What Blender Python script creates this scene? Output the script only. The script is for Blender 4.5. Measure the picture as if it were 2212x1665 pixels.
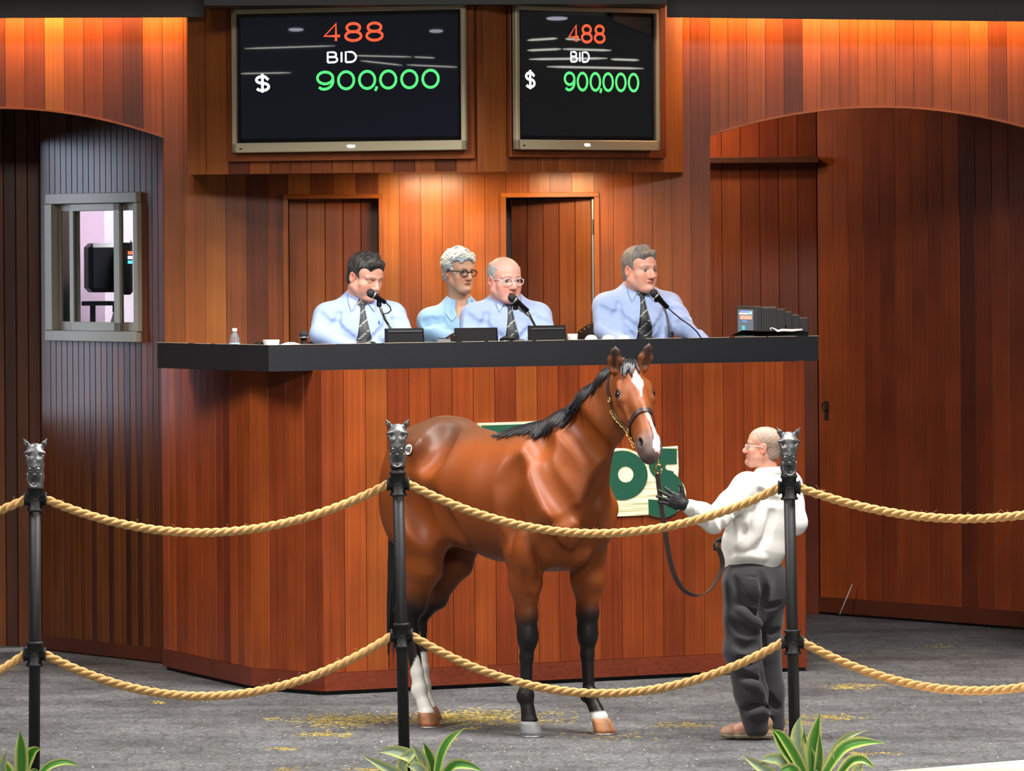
import bpy, math, random, time
import numpy as np
from mathutils import Vector, Matrix
from mathutils.bvhtree import BVHTree
from mathutils.geometry import tessellate_polygon

for o in list(bpy.data.objects):
    bpy.data.objects.remove(o)
SC = bpy.context.scene
COL = SC.collection

# ------------------------------------------------------------------ camera
IMG_W, IMG_H = 2212.0, 1665.0
FPX = 11790.0            # focal length in pixels of the 2212 wide frame
HOR = 540.0              # pixel row of the horizon
CAM_Z = 2.67             # the camera stands on the seating tier
ROLL = 0.007
CR = Vector((math.cos(ROLL), 0, -math.sin(ROLL)))
CU = Vector((math.sin(ROLL), 0, math.cos(ROLL)))
CP = Vector((0, 0, CAM_Z))
cam = bpy.data.cameras.new('camera')
cam.sensor_width = 36.0
cam.lens = 36.0 * FPX / IMG_W
cam.shift_y = -(IMG_H / 2 - HOR) / IMG_W
cam.clip_start, cam.clip_end = 0.5, 200
camo = bpy.data.objects.new('camera', cam)
COL.objects.link(camo)
M3 = Matrix((CR, CU, Vector((0, -1, 0)))).transposed()
camo.matrix_world = Matrix.Translation(CP) @ M3.to_4x4()
SC.camera = camo

# ------------------------------------------------------------------ light
w = bpy.data.worlds.new('hall'); SC.world = w; w.use_nodes = True
w.node_tree.nodes['Background'].inputs[0].default_value = (1.0, 0.96, 0.92, 1)
w.node_tree.nodes['Background'].inputs[1].default_value = 0.045

def area(name, loc, target, sx, sy, power, color, spread=180):
    l = bpy.data.lights.new(name, 'AREA'); l.shape = 'RECTANGLE'
    l.size, l.size_y, l.energy, l.color = sx, sy, power, color
    l.spread = math.radians(spread)
    o = bpy.data.objects.new(name, l); COL.objects.link(o)
    o.location = loc
    o.rotation_euler = (Vector(target) - Vector(loc)).to_track_quat('-Z', 'Y').to_euler()
    return o
# rows of hall lamps above the ring and the seating
area('hall_lamp', (3.8, 26.4, 9.2), (0.4, 31.5, 0.8), 2.4, 2.4, 1380, (1.0, 0.97, 0.93))
area('hall_lamp', (-6.2, 26.6, 8.8), (-1.2, 33.2, 1.0), 2.6, 2.6, 1000, (1.0, 0.97, 0.93))
area('hall_lamp', (0.6, 29.8, 8.4), (0.6, 31.2, 0.0), 3.4, 1.6, 760, (1.0, 0.98, 0.95))
area('hall_lamp', (0.5, 3.0, 10.4), (0.5, 34.0, 2.4), 8.0, 2.0, 1950, (1.0, 0.97, 0.92))
# warm strip lamps behind the valance, one over each arch
area('cove_lamp', (-2.75, 35.27, 4.29), (-2.75, 35.36, 3.4), 1.9, 0.06, 36, (1.0, 0.52, 0.27))
area('cove_lamp', (2.35, 35.27, 4.29), (2.35, 35.36, 3.4), 2.5, 0.06, 50, (1.0, 0.52, 0.27))
# warm down lamps under the screen cabinet
for _x, _p in ((-0.52, 16), (0.36, 12)):
    area('down_lamp', (_x, 35.02, 3.12), (_x, 35.2, 2.2), 0.35, 0.10, _p, (1.0, 0.72, 0.42))
# daylight of the yard door beyond the left arch
area('yard_daylight', (-3.72, 36.75, 2.5), (-2.45, 35.85, 2.1), 0.5, 1.9, 2.6, (0.66, 0.78, 1.0), 46)

SC.view_settings.view_transform = 'Standard'
SC.view_settings.look = 'None'
SC.view_settings.exposure = 0.15
SC.view_settings.gamma = 1.0
SC.view_settings.use_curve_mapping = False

# ------------------------------------------------------------------ helpers
def ray(px, py):
    return CR * ((px - IMG_W / 2) / FPX) + CU * ((HOR - py) / FPX) + Vector((0, 1, 0))
def at(px, py, d):
    """world point seen at a pixel, d metres away"""
    return CP + ray(px, py) * d
def fl(px, py, z=0.0):
    r = ray(px, py)
    return CP + r * ((z - CAM_Z) / r.z)
def hit(px, py, P, n):
    r = ray(px, py)
    return CP + r * ((P - CP).dot(n) / r.dot(n))

def tag(o, label=None, cat=None, group=None, kind=None):
    if label: o['label'] = label
    if cat: o['category'] = cat
    if group: o['group'] = group
    if kind: o['kind'] = kind
    return o
def empty(name, loc=(0, 0, 0), label=None, cat=None, group=None, kind=None, parent=None):
    o = bpy.data.objects.new(name, None); COL.objects.link(o)
    o.location = loc; o.empty_display_size = 0.1
    if parent: par(o, parent)
    return tag(o, label, cat, group, kind)
MW = {}
def par(o, p):
    """parent o (placed in world space) under p, whose own place is a plain translation"""
    o.parent = p
    o.matrix_parent_inverse = Matrix.Translation(-p.location)
def mesh(name, V, F, mat, parent=None, smooth=False, loc=None, mats=None, fm=None):
    me = bpy.data.meshes.new(name)
    me.from_pydata([tuple(v) for v in V], [], [tuple(f) for f in F])
    for m in (mats or [mat]): me.materials.append(m)
    if fm is not None:
        me.polygons.foreach_set('material_index', fm)
    if smooth: me.polygons.foreach_set('use_smooth', [True] * len(me.polygons))
    me.update()
    return link(name, me, parent)
def link(name, me, parent=None):
    o = bpy.data.objects.new(name, me); COL.objects.link(o)
    if parent: par(o, parent)
    return o
class MB:
    """collects shapes of one part"""
    def __init__(s): s.V, s.F, s.S = [], [], []
    def add(s, V, F, smooth=False):
        n = len(s.V); s.V += [Vector(v) for v in V]; s.F += [tuple(i + n for i in f) for f in F]; s.S += [smooth] * len(F); return s
    def box(s, c, size, R=None, bev=0.0):
        c = Vector(c); x, y, z = (a / 2 for a in size); R = R or Matrix.Identity(3)
        if bev <= 0:
            V = [c + R @ Vector((sx * x, sy * y, sz * z)) for sx in (-1, 1) for sy in (-1, 1) for sz in (-1, 1)]
            return s.add(V, [(0, 1, 3, 2), (4, 6, 7, 5), (0, 4, 5, 1), (2, 3, 7, 6), (0, 2, 6, 4), (1, 5, 7, 3)])
        b = min(bev, x * .98, y * .98, z * .98); V = []; idx = {}
        for sx in (-1, 1):
            for sy in (-1, 1):
                for sz in (-1, 1):
                    for k, (dx, dy, dz) in enumerate(((0, b, b), (b, 0, b), (b, b, 0))):
                        idx[(sx, sy, sz, k)] = len(V)
                        V.append(c + R @ Vector((sx * (x - dx), sy * (y - dy), sz * (z - dz))))
        F = []
        I = lambda a, b_, c_, k: idx[(a, b_, c_, k)]
        for q in (-1, 1):
            F += [(I(q, -1, -1, 0), I(q, 1, -1, 0), I(q, 1, 1, 0), I(q, -1, 1, 0)), (I(-1, q, -1, 1), I(1, q, -1, 1), I(1, q, 1, 1), I(-1, q, 1, 1)),
                  (I(-1, -1, q, 2), I(1, -1, q, 2), I(1, 1, q, 2), I(-1, 1, q, 2))]
        for p in (-1, 1):
            for q in (-1, 1):
                F += [(I(p, q, -1, 0), I(p, q, 1, 0), I(p, q, 1, 1), I(p, q, -1, 1)), (I(p, -1, q, 0), I(p, 1, q, 0), I(p, 1, q, 2), I(p, -1, q, 2)),
                      (I(-1, p, q, 1), I(1, p, q, 1), I(1, p, q, 2), I(-1, p, q, 2))]
                for r in (-1, 1): F.append((I(p, q, r, 0), I(p, q, r, 1), I(p, q, r, 2)))
        return s.add(V, F)
    def tube(s, pts, rad, n=10, cap=True, flat=None):
        """round tube through points; rad is one radius or one for each point"""
        pts = [Vector(p) for p in pts]; m = len(pts)
        rs = rad if hasattr(rad, '__len__') else [rad] * m
        V, F = [], []; up = None
        for i, p in enumerate(pts):
            t = (pts[min(i + 1, m - 1)] - pts[max(i - 1, 0)]).normalized()
            if up is None:
                a = flat if flat is not None else (Vector((0, 0, 1)) if abs(t.z) < .9 else Vector((1, 0, 0)))
                up = (Vector(a) - t * t.dot(a)).normalized()
            else:
                up = (up - t * t.dot(up)).normalized()
            b = t.cross(up); r = rs[i]; ra, rb = r if hasattr(r, '__len__') else (r, r)
            for k in range(n):
                q = 2 * math.pi * k / n
                V.append(p + up * (ra * math.cos(q)) + b * (rb * math.sin(q)))
        for i in range(m - 1):
            for k in range(n):
                a0, a1 = i * n + k, i * n + (k + 1) % n
                F.append((a0, a1, a1 + n, a0 + n))
        if cap:
            F.append(tuple(range(n - 1, -1, -1))); F.append(tuple((m - 1) * n + k for k in range(n)))
        return s.add(V, F, True)
    def lathe(s, prof, c=(0, 0, 0), n=24, axis=None):
        """prof: (radius, height) pairs about an axis from c"""
        c = Vector(c); R = Matrix.Identity(3) if axis is None else Vector((0, 0, 1)).rotation_difference(Vector(axis)).to_matrix()
        V, F = [], []
        for (r, z) in prof:
            for k in range(n):
                q = 2 * math.pi * k / n
                V.append(c + R @ Vector((r * math.cos(q), r * math.sin(q), z)))
        for i in range(len(prof) - 1):
            for k in range(n):
                a0, a1 = i * n + k, i * n + (k + 1) % n
                F.append((a0, a1, a1 + n, a0 + n))
        F.append(tuple(range(n - 1, -1, -1))); F.append(tuple((len(prof) - 1) * n + k for k in range(n)))
        return s.add(V, F, True)
    def prism(s, poly, ex):
        """poly: 3D points of a flat outline, ex: the extrusion"""
        poly = [Vector(p) for p in poly]; ex = Vector(ex); n = len(poly)
        tri = tessellate_polygon([poly])
        V = poly + [p + ex for p in poly]
        F = [tuple(t) for t in tri] + [tuple(i + n for i in reversed(t)) for t in tri]
        F += [(i, (i + 1) % n, (i + 1) % n + n, i + n) for i in range(n)]
        return s.add(V, F)
    def sphere(s, c, r, nu=14, nv=9, R=None):
        c = Vector(c); rx, ry, rz = r if hasattr(r, '__len__') else (r, r, r); R = R or Matrix.Identity(3)
        V = [c + R @ Vector((0, 0, rz))]
        for i in range(1, nv):
            a = math.pi * i / nv
            for k in range(nu):
                b = 2 * math.pi * k / nu
                V.append(c + R @ Vector((rx * math.sin(a) * math.cos(b), ry * math.sin(a) * math.sin(b), rz * math.cos(a))))
        V.append(c - R @ Vector((0, 0, rz))); F = []
        for k in range(nu): F.append((0, 1 + k, 1 + (k + 1) % nu))
        for i in range(nv - 2):
            for k in range(nu):
                a0 = 1 + i * nu + k; a1 = 1 + i * nu + (k + 1) % nu
                F.append((a0, a0 + nu, a1 + nu, a1))
        b0 = 1 + (nv - 2) * nu
        for k in range(nu): F.append((len(V) - 1, b0 + (k + 1) % nu, b0 + k))
        return s.add(V, F, True)
    def build(s, name, mat, parent=None):
        me = bpy.data.meshes.new(name)
        me.from_pydata([tuple(v) for v in s.V], [], s.F)
        me.materials.append(mat); me.polygons.foreach_set('use_smooth', s.S); me.update()
        return link(name, me, parent)

def basis(x=None, y=None, z=None):
    """3x3 matrix with the given unit axes as columns, the third from a cross product"""
    if x is not None and y is not None: z = x.cross(y)
    elif y is not None and z is not None: x = y.cross(z)
    else: y = z.cross(x)
    return Matrix((x, y, z)).transposed()

# ------------------------------------------------------------------ materials
def new_mat(name):
    m = bpy.data.materials.new(name); m.use_nodes = True
    nt = m.node_tree; b = nt.nodes['Principled BSDF']
    return m, nt, b
def N(nt, typ, **kw):
    n = nt.nodes.new(typ)
    for k, v in kw.items(): setattr(n, k, v)
    return n
def plain(name, col, rough=0.5, metal=0.0, spec=0.5, var=0.12, scale=40.0, bump=0.0, coat=0.0, sheen=0.0):
    m, nt, b = new_mat(name)
    b.inputs['Roughness'].default_value = rough; b.inputs['Metallic'].default_value = metal
    b.inputs['Specular IOR Level'].default_value = spec; b.inputs['Coat Weight'].default_value = coat
    b.inputs['Sheen Weight'].default_value = sheen
    tc = N(nt, 'ShaderNodeTexCoord'); no = N(nt, 'ShaderNodeTexNoise'); no.inputs['Scale'].default_value = scale; no.inputs['Detail'].default_value = 4
    nt.links.new(tc.outputs['Object'], no.inputs['Vector'])
    mx = N(nt, 'ShaderNodeMix', data_type='RGBA')
    mx.inputs[6].default_value = tuple(c * (1 - var) for c in col) + (1,); mx.inputs[7].default_value = tuple(min(1, c * (1 + var)) for c in col) + (1,)
    nt.links.new(no.outputs['Fac'], mx.inputs[0]); nt.links.new(mx.outputs[2], b.inputs['Base Color'])
    if bump:
        bp = N(nt, 'ShaderNodeBump'); bp.inputs['Strength'].default_value = bump; bp.inputs['Distance'].default_value = 0.004
        nt.links.new(no.outputs['Fac'], bp.inputs['Height']); nt.links.new(bp.outputs['Normal'], b.inputs['Normal'])
    return m
def emit(name, col, strength):
    m, nt, b = new_mat(name)
    b.inputs['Base Color'].default_value = (0.01, 0.01, 0.01, 1)
    b.inputs['Emission Color'].default_value = tuple(col) + (1,); b.inputs['Emission Strength'].default_value = strength
    return m
def attr_mat(name, rough=0.5, spec=0.4, sss=0.0, sheen=0.0, nscale=60, nvar=0.12, bump=0.0, bscale=200, coat=0.0):
    """colour from the mesh attribute 'tint' with a fine grain"""
    m, nt, b = new_mat(name)
    a = N(nt, 'ShaderNodeAttribute', attribute_name='tint')
    tc = N(nt, 'ShaderNodeTexCoord'); no = N(nt, 'ShaderNodeTexNoise'); no.inputs['Scale'].default_value = nscale; no.inputs['Detail'].default_value = 5
    nt.links.new(tc.outputs['Object'], no.inputs['Vector'])
    mr = N(nt, 'ShaderNodeMapRange'); mr.inputs['To Min'].default_value = 1 - nvar; mr.inputs['To Max'].default_value = 1 + nvar
    nt.links.new(no.outputs['Fac'], mr.inputs['Value'])
    vm = N(nt, 'ShaderNodeVectorMath', operation='SCALE')
    nt.links.new(a.outputs['Color'], vm.inputs[0]); nt.links.new(mr.outputs[0], vm.inputs['Scale'])
    nt.links.new(vm.outputs[0], b.inputs['Base Color'])
    b.inputs['Roughness'].default_value = rough; b.inputs['Specular IOR Level'].default_value = spec
    b.inputs['Sheen Weight'].default_value = sheen; b.inputs['Coat Weight'].default_value = coat; b.inputs['Coat Roughness'].default_value = 0.4
    if sss:
        b.inputs['Subsurface Weight'].default_value = sss; b.inputs['Subsurface Radius'].default_value = (0.012, 0.005, 0.003)
        b.inputs['Subsurface Scale'].default_value = 0.6
    if bump:
        n2 = N(nt, 'ShaderNodeTexNoise'); n2.inputs['Scale'].default_value = bscale; n2.inputs['Detail'].default_value = 3
        nt.links.new(tc.outputs['Object'], n2.inputs['Vector'])
        bp = N(nt, 'ShaderNodeBump'); bp.inputs['Strength'].default_value = bump; bp.inputs['Distance'].default_value = 0.003
        nt.links.new(n2.outputs['Fac'], bp.inputs['Height']); nt.links.new(bp.outputs['Normal'], b.inputs['Normal'])
    return m
def wood_mat(name, rough=0.34, gloss=0.35, axis=2):
    """varnished board: its colour is the object's own, with grain along the board"""
    m, nt, b = new_mat(name)
    oi = N(nt, 'ShaderNodeObjectInfo'); tc = N(nt, 'ShaderNodeTexCoord'); mp = N(nt, 'ShaderNodeMapping')
    sc = [55.0, 55.0, 55.0]; sc[axis] = 0.8
    mp.inputs['Scale'].default_value = sc
    geo = N(nt, 'ShaderNodeNewGeometry'); ad = N(nt, 'ShaderNodeVectorMath', operation='ADD')
    cb = N(nt, 'ShaderNodeCombineXYZ'); ml = N(nt, 'ShaderNodeMath', operation='MULTIPLY'); ml.inputs[1].default_value = 37.0
    nt.links.new(oi.outputs['Random'], ml.inputs[0])
    for i in range(3): nt.links.new(ml.outputs[0], cb.inputs[i])
    nt.links.new(geo.outputs['Position'], ad.inputs[0]); nt.links.new(cb.outputs[0], ad.inputs[1]); nt.links.new(ad.outputs[0], mp.inputs['Vector'])
    no = N(nt, 'ShaderNodeTexNoise'); no.inputs['Scale'].default_value = 1.0; no.inputs['Detail'].default_value = 5; no.inputs['Roughness'].default_value = 0.6
    nt.links.new(mp.outputs[0], no.inputs['Vector'])
    n2 = N(nt, 'ShaderNodeTexNoise'); n2.inputs['Scale'].default_value = 2.2; n2.inputs['Detail'].default_value = 2
    nt.links.new(ad.outputs[0], n2.inputs['Vector'])
    r1 = N(nt, 'ShaderNodeMapRange'); r1.inputs['From Min'].default_value = 0.25; r1.inputs['From Max'].default_value = 0.75; r1.inputs['To Min'].default_value = 0.72; r1.inputs['To Max'].default_value = 1.25
    nt.links.new(no.outputs['Fac'], r1.inputs['Value'])
    r2 = N(nt, 'ShaderNodeMapRange'); r2.inputs['From Min'].default_value = 0.3; r2.inputs['From Max'].default_value = 0.7; r2.inputs['To Min'].default_value = 0.82; r2.inputs['To Max'].default_value = 1.18
    nt.links.new(n2.outputs['Fac'], r2.inputs['Value'])
    mu = N(nt, 'ShaderNodeMath', operation='MULTIPLY'); nt.links.new(r1.outputs[0], mu.inputs[0]); nt.links.new(r2.outputs[0], mu.inputs[1])
    vm = N(nt, 'ShaderNodeVectorMath', operation='SCALE')
    nt.links.new(oi.outputs['Color'], vm.inputs[0]); nt.links.new(mu.outputs[0], vm.inputs['Scale']); nt.links.new(vm.outputs[0], b.inputs['Base Color'])
    b.inputs['Roughness'].default_value = rough; b.inputs['Specular IOR Level'].default_value = gloss
    bp = N(nt, 'ShaderNodeBump'); bp.inputs['Strength'].default_value = 0.12; bp.inputs['Distance'].default_value = 0.002
    nt.links.new(no.outputs['Fac'], bp.inputs['Height']); nt.links.new(bp.outputs['Normal'], b.inputs['Normal'])
    return m
WOOD = wood_mat('varnished_cedar')
WOODH = wood_mat('varnished_cedar_level', axis=0)
BLACK = plain('black_laminate', (0.014, 0.0145, 0.017), 0.5, spec=0.3, var=0.25, scale=90, bump=0.05)
DARK = plain('dark_stain', (0.030, 0.020, 0.016), 0.4, var=0.2, scale=14)
IRON = plain('black_iron', (0.012, 0.012, 0.013), 0.55, spec=0.4, var=0.3, scale=120, bump=0.2)
STEEL = plain('worn_steel', (0.42, 0.42, 0.40), 0.32, metal=0.9, var=0.15)
BRASS = plain('brass', (0.78, 0.52, 0.16), 0.22, metal=1.0, var=0.1)
LEATHER = plain('dark_leather', (0.045, 0.026, 0.022), 0.38, var=0.25, scale=150, bump=0.1)
BLKPLASTIC = plain('black_plastic', (0.005, 0.005, 0.0055), 0.42, spec=0.22, var=0.2, scale=160, bump=0.08)
WHITEPL = plain('white_china', (0.82, 0.80, 0.76), 0.3, var=0.03)
# ================================================================== the room
rng = random.Random(7)
WP = [(0.275, 0.076, 0.015), (0.240, 0.061, 0.013), (0.190, 0.045, 0.011), (0.125, 0.031, 0.011), (0.330, 0.105, 0.020), (0.250, 0.070, 0.020), (0.095, 0.025, 0.010)]
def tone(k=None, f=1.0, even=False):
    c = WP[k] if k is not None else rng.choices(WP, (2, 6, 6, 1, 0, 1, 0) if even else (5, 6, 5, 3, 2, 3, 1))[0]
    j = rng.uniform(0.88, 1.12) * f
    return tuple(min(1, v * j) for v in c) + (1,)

YW = 35.4                        # plane of the back wall
# ---- floor: rubber paving
def floor_mat():
    m, nt, b = new_mat('rubber_paving')
    geo = N(nt, 'ShaderNodeNewGeometry')
    def noise(scale, sx=1, sy=1, detail=5, rough=0.6):
        mp = N(nt, 'ShaderNodeMapping'); mp.inputs['Scale'].default_value = (sx, sy, 1)
        n = N(nt, 'ShaderNodeTexNoise'); n.inputs['Scale'].default_value = scale; n.inputs['Detail'].default_value = detail; n.inputs['Roughness'].default_value = rough
        nt.links.new(geo.outputs['Position'], mp.inputs['Vector']); nt.links.new(mp.outputs[0], n.inputs['Vector']); return n
    a = noise(1.3, 1, 1.2, 6, .65); c = noise(45, 1, .45, 3, .7); e = noise(14, 1, .5, 4, .7)
    br = N(nt, 'ShaderNodeTexBrick'); br.offset = 0.5
    br.inputs['Scale'].default_value = 1.0; br.inputs['Brick Width'].default_value = 0.22; br.inputs['Row Height'].default_value = 0.45
    br.inputs['Mortar Size'].default_value = 0.012; br.inputs['Mortar Smooth'].default_value = 0.8
    br.inputs['Color1'].default_value = (0.9, 0.9, 0.9, 1); br.inputs['Color2'].default_value = (1.06, 1.06, 1.06, 1); br.inputs['Mortar'].default_value = (0.62, 0.62, 0.62, 1)
    wv = N(nt, 'ShaderNodeVectorMath', operation='ADD'); wsc = N(nt, 'ShaderNodeVectorMath', operation='SCALE'); wsc.inputs['Scale'].default_value = 0.35
    nt.links.new(a.outputs['Color'], wsc.inputs[0]); nt.links.new(geo.outputs['Position'], wv.inputs[0]); nt.links.new(wsc.outputs[0], wv.inputs[1]); nt.links.new(wv.outputs[0], br.inputs['Vector'])
    r = N(nt, 'ShaderNodeValToRGB'); r.color_ramp.elements[0].position = 0.30; r.color_ramp.elements[0].color = (0.046, 0.047, 0.049, 1)
    r.color_ramp.elements[1].position = 0.72; r.color_ramp.elements[1].color = (0.150, 0.151, 0.152, 1)
    nt.links.new(a.outputs['Fac'], r.inputs[0])
    m1 = N(nt, 'ShaderNodeMix', data_type='RGBA', blend_type='MULTIPLY'); m1.inputs[0].default_value = 0.8
    nt.links.new(r.outputs[0], m1.inputs[6]); nt.links.new(br.outputs['Color'], m1.inputs[7])
    mr = N(nt, 'ShaderNodeMapRange'); mr.inputs['From Min'].default_value = 0.3; mr.inputs['From Max'].default_value = 0.7; mr.inputs['To Min'].default_value = 0.5; mr.inputs['To Max'].default_value = 1.5
    nt.links.new(c.outputs['Fac'], mr.inputs['Value'])
    mr2 = N(nt, 'ShaderNodeMapRange'); mr2.inputs['From Min'].default_value = 0.3; mr2.inputs['From Max'].default_value = 0.7; mr2.inputs['To Min'].default_value = 0.72; mr2.inputs['To Max'].default_value = 1.28
    nt.links.new(e.outputs['Fac'], mr2.inputs['Value'])
    mm = N(nt, 'ShaderNodeMath', operation='MULTIPLY'); nt.links.new(mr.outputs[0], mm.inputs[0]); nt.links.new(mr2.outputs[0], mm.inputs[1])
    sc = N(nt, 'ShaderNodeVectorMath', operation='SCALE'); nt.links.new(m1.outputs[2], sc.inputs[0]); nt.links.new(mm.outputs[0], sc.inputs['Scale'])
    nt.links.new(sc.outputs[0], b.inputs['Base Color'])
    b.inputs['Roughness'].default_value = 0.8; b.inputs['Specular IOR Level'].default_value = 0.3
    bp = N(nt, 'ShaderNodeBump'); bp.inputs['Strength'].default_value = 0.55; bp.inputs['Distance'].default_value = 0.012
    ad = N(nt, 'ShaderNodeMath', operation='ADD'); nt.links.new(mm.outputs[0], ad.inputs[0]); nt.links.new(br.outputs['Fac'], ad.inputs[1])
    nt.links.new(mm.outputs[0], bp.inputs['Height']); nt.links.new(bp.outputs['Normal'], b.inputs['Normal'])
    return m
FLOOR = floor_mat()
_m = MB().box((0, 30, -0.06), (26, 26, 0.12)).build('floor', FLOOR)
tag(_m, 'dark grey worn rubber paving of the sale ring', 'floor', kind='structure')

# ---- boards
def board_mesh(w, h, t, ch=0.004):
    """board standing in x-z, front towards -y, front long edges chamfered; origin bottom centre of the front face"""
    x = w / 2 - 0.0012
    V = []
    for z in (0, h):
        V += [(-x, ch, z), (-x + ch, 0, z), (x - ch, 0, z), (x, ch, z), (x, t, z), (-x, t, z)]
    F = [(i, (i + 1) % 6, (i + 1) % 6 + 6, i + 6) for i in range(6)] + [(5, 4, 3, 2, 1, 0), (6, 7, 8, 9, 10, 11)]
    me = bpy.data.meshes.new('plank'); me.from_pydata(V, [], F); me.materials.append(WOOD); me.update()
    return me
def boards(P0, P1, z0, z1, n, parent, t=0.022, name='plank', tones=None, f=1.0, m=None, even=False, red=1.0):
    """n equal boards from P0 to P1 (P0 on the left seen from the front)"""
    P0 = Vector(P0); P1 = Vector(P1); P0.z = P1.z = 0
    d = P1 - P0; w = d.length / n; ang = math.atan2(d.y, d.x)
    me = board_mesh(w, z1 - z0, t); out = []
    if m: me.materials[0] = m
    for i in range(n):
        o = bpy.data.objects.new(name, me); COL.objects.link(o)
        p = P0 + d * ((i + .5) / n); o.location = (p.x, p.y, z0); o.rotation_euler = (0, 0, ang)
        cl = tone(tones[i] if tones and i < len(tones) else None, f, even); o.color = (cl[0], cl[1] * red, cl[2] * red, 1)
        par(o, parent); out.append(o)
    return out
def shaped_board(x0, x1, zb, zt, Y, parent, t=0.022, name='plank', f=1.0, k=None, ns=6):
    """board in the wall plane whose lower or upper end follows a curve"""
    g = 0.0012; xs = [x0 + g + (x1 - x0 - 2 * g) * i / ns for i in range(ns + 1)]
    poly = [Vector((x, Y, zb(x))) for x in xs] + [Vector((x, Y, zt(x))) for x in reversed(xs)]
    o = MB().prism(poly, (0, t, 0)).build(name, WOOD, parent)
    o.color = tone(k, f); return o

def wallxz(px, py): p = at(px, py, YW); return p.x, p.z
XL = lambda px, py=300: wallxz(px, py)[0]
# arches as parabolas through points read on the wall plane
def arch(pxa, pya, pxc, pyc):
    xa, za = wallxz(pxa, pya); xc, zc = wallxz(pxc, pyc)
    return lambda x: zc + (za - zc) * ((x - xc) / (xa - xc)) ** 2
archL = arch(350, 293, -10, 231); archR = arch(1534, 290, 1895, 229)
ZT = 4.62
wall = empty('wall_back', (0, YW, 0), 'cedar plank back wall with two arched openings behind the auction stand', 'wall', kind='structure')
x350, x1534 = XL(352), XL(1534)
xa, xb = XL(622, 430), XL(817, 430)
xc, xd = XL(1093, 428), XL(1283, 428)
ZD = wallxz(720, 429)[1]
xend = XL(2256); xbeg = XL(-370)
def span(x0, x1, n, zb, zt=lambda x: ZT, **k):
    for i in range(n):
        shaped_board(x0 + (x1 - x0) * i / n, x0 + (x1 - x0) * (i + 1) / n, zb, zt, YW, wall, **k)
span(XL(-800), xbeg, 10, lambda x: 0.0)
span(xbeg, x350, 17, archL)
span(x350, xa, 6, lambda x: 0.0)
span(xa, xb, 4, lambda x: ZD + .02)
span(xb, xc, 6, lambda x: 0.0)
span(xc, xd, 4, lambda x: ZD + .02)
span(xd, x1534, 6, lambda x: 0.0)
span(x1534, xend, 18, archR)
span(xend, XL(2760), 12, lambda x: 0.0)
# solid core behind the boards (with the openings)
core = MB()
yb, tb = YW + .022, .12
def corebox(x0, x1, z0, z1): core.box(((x0 + x1) / 2, yb + tb / 2, (z0 + z1) / 2), (x1 - x0, tb, z1 - z0))
corebox(XL(-800), xbeg - .004, 0, ZT); corebox(xend + .004, XL(2760), 0, ZT); corebox(x350 + .004, xa, 0, ZT); corebox(xa, xb, ZD + .02, ZT); corebox(xb, xc, 0, ZT); corebox(xc, xd, ZD + .02, ZT); corebox(xd, x1534 - .004, 0, ZT)
for (q0, q1, fn) in ((xbeg, x350, archL), (x1534, xend, archR)):
    xs = [q0 + (q1 - q0) * i / 24 for i in range(25)]
    core.prism([Vector((x, yb, fn(x) + .004)) for x in xs] + [Vector((q1, yb, ZT)), Vector((q0, yb, ZT))], (0, tb, 0))
core.build('wall_core', DARK, wall)
# bent strips that edge the two arches
for (q0, q1, fn) in ((xbeg, x350, archL), (x1534, xend, archR)):
    b = MB(); n = 40; V = []; F = []
    for i in range(n + 1):
        x = q0 + (q1 - q0) * i / n; z = fn(x)
        V += [(x, YW - .006, z - .012), (x, YW - .006, z + .002), (x, YW + .16, z + .002), (x, YW + .16, z - .012)]
    for i in range(n):
        for k in range(4): F.append((i * 4 + k, i * 4 + (k + 1) % 4, i * 4 + 4 + (k + 1) % 4, i * 4 + 4 + k))
    F += [(0, 1, 2, 3), (n * 4 + 3, n * 4 + 2, n * 4 + 1, n * 4)]
    o = b.add(V, F).build('arch_edging', WOODH, wall); o.color = (0.34, 0.11, 0.03, 1)
# door frames
for (q0, q1) in ((xa, xb), (xc, xd)):
    for x in (q0 - .018, q1 + .018):
        o = MB().box((x, YW + .03, 1.28 + (ZD - 1.28) / 2), (.036, .09, ZD - 1.28), bev=.004).build('door_frame', WOOD, wall); o.color = tone(0, 1.05)
    o = MB().box(((q0 + q1) / 2, YW + .03, ZD + .014), (q1 - q0 + .07, .09, .03), bev=.004).build('door_frame', WOODH, wall); o.color = tone(0, 1.1)
# the two plank doors, the second one ajar
d1 = empty('door_1', ((xa + xb) / 2, YW + .1, 1.28), 'closed cedar plank door behind the dark haired auctioneer', 'door', kind='structure')
boards((xa, YW + .09, 0), (xb, YW + .09, 0), 1.28, ZD, 5, d1, t=.03, tones=[1, 0, 1, 2, 2], f=.78)
_b = MB().box(((xa + xb) / 2, YW + .135, (1.28 + ZD) / 2), (xb - xa, .03, ZD - 1.28)).build('door_back', DARK, d1)
d2 = empty('door_2', ((xc + xd) / 2, YW + .1, 1.28), 'cedar plank door with a bare metal edge strip behind the bald auctioneer', 'door', kind='structure')
boards((xc + .03, YW + .20, 0), (xd - .018, YW + .07, 0), 1.28, ZD - .01, 5, d2, t=.03, tones=[3, 3, 2, 1, 0], f=.72)
MB().box((xd - .008, YW + .07, (1.28 + ZD) / 2), (.014, .04, ZD - 1.30), bev=.002).build('edge_strip', STEEL, d2)
MB().box((xd - .002, YW + .05, wallxz(1280, 490)[1]), (.016, .02, .10), bev=.003).build('hinge', IRON, d2)
MB().box(((xc + xd) / 2, YW + .26, (1.28 + ZD) / 2), (xd - xc, .02, ZD - 1.28)).build('door_back', DARK, d2)

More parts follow.
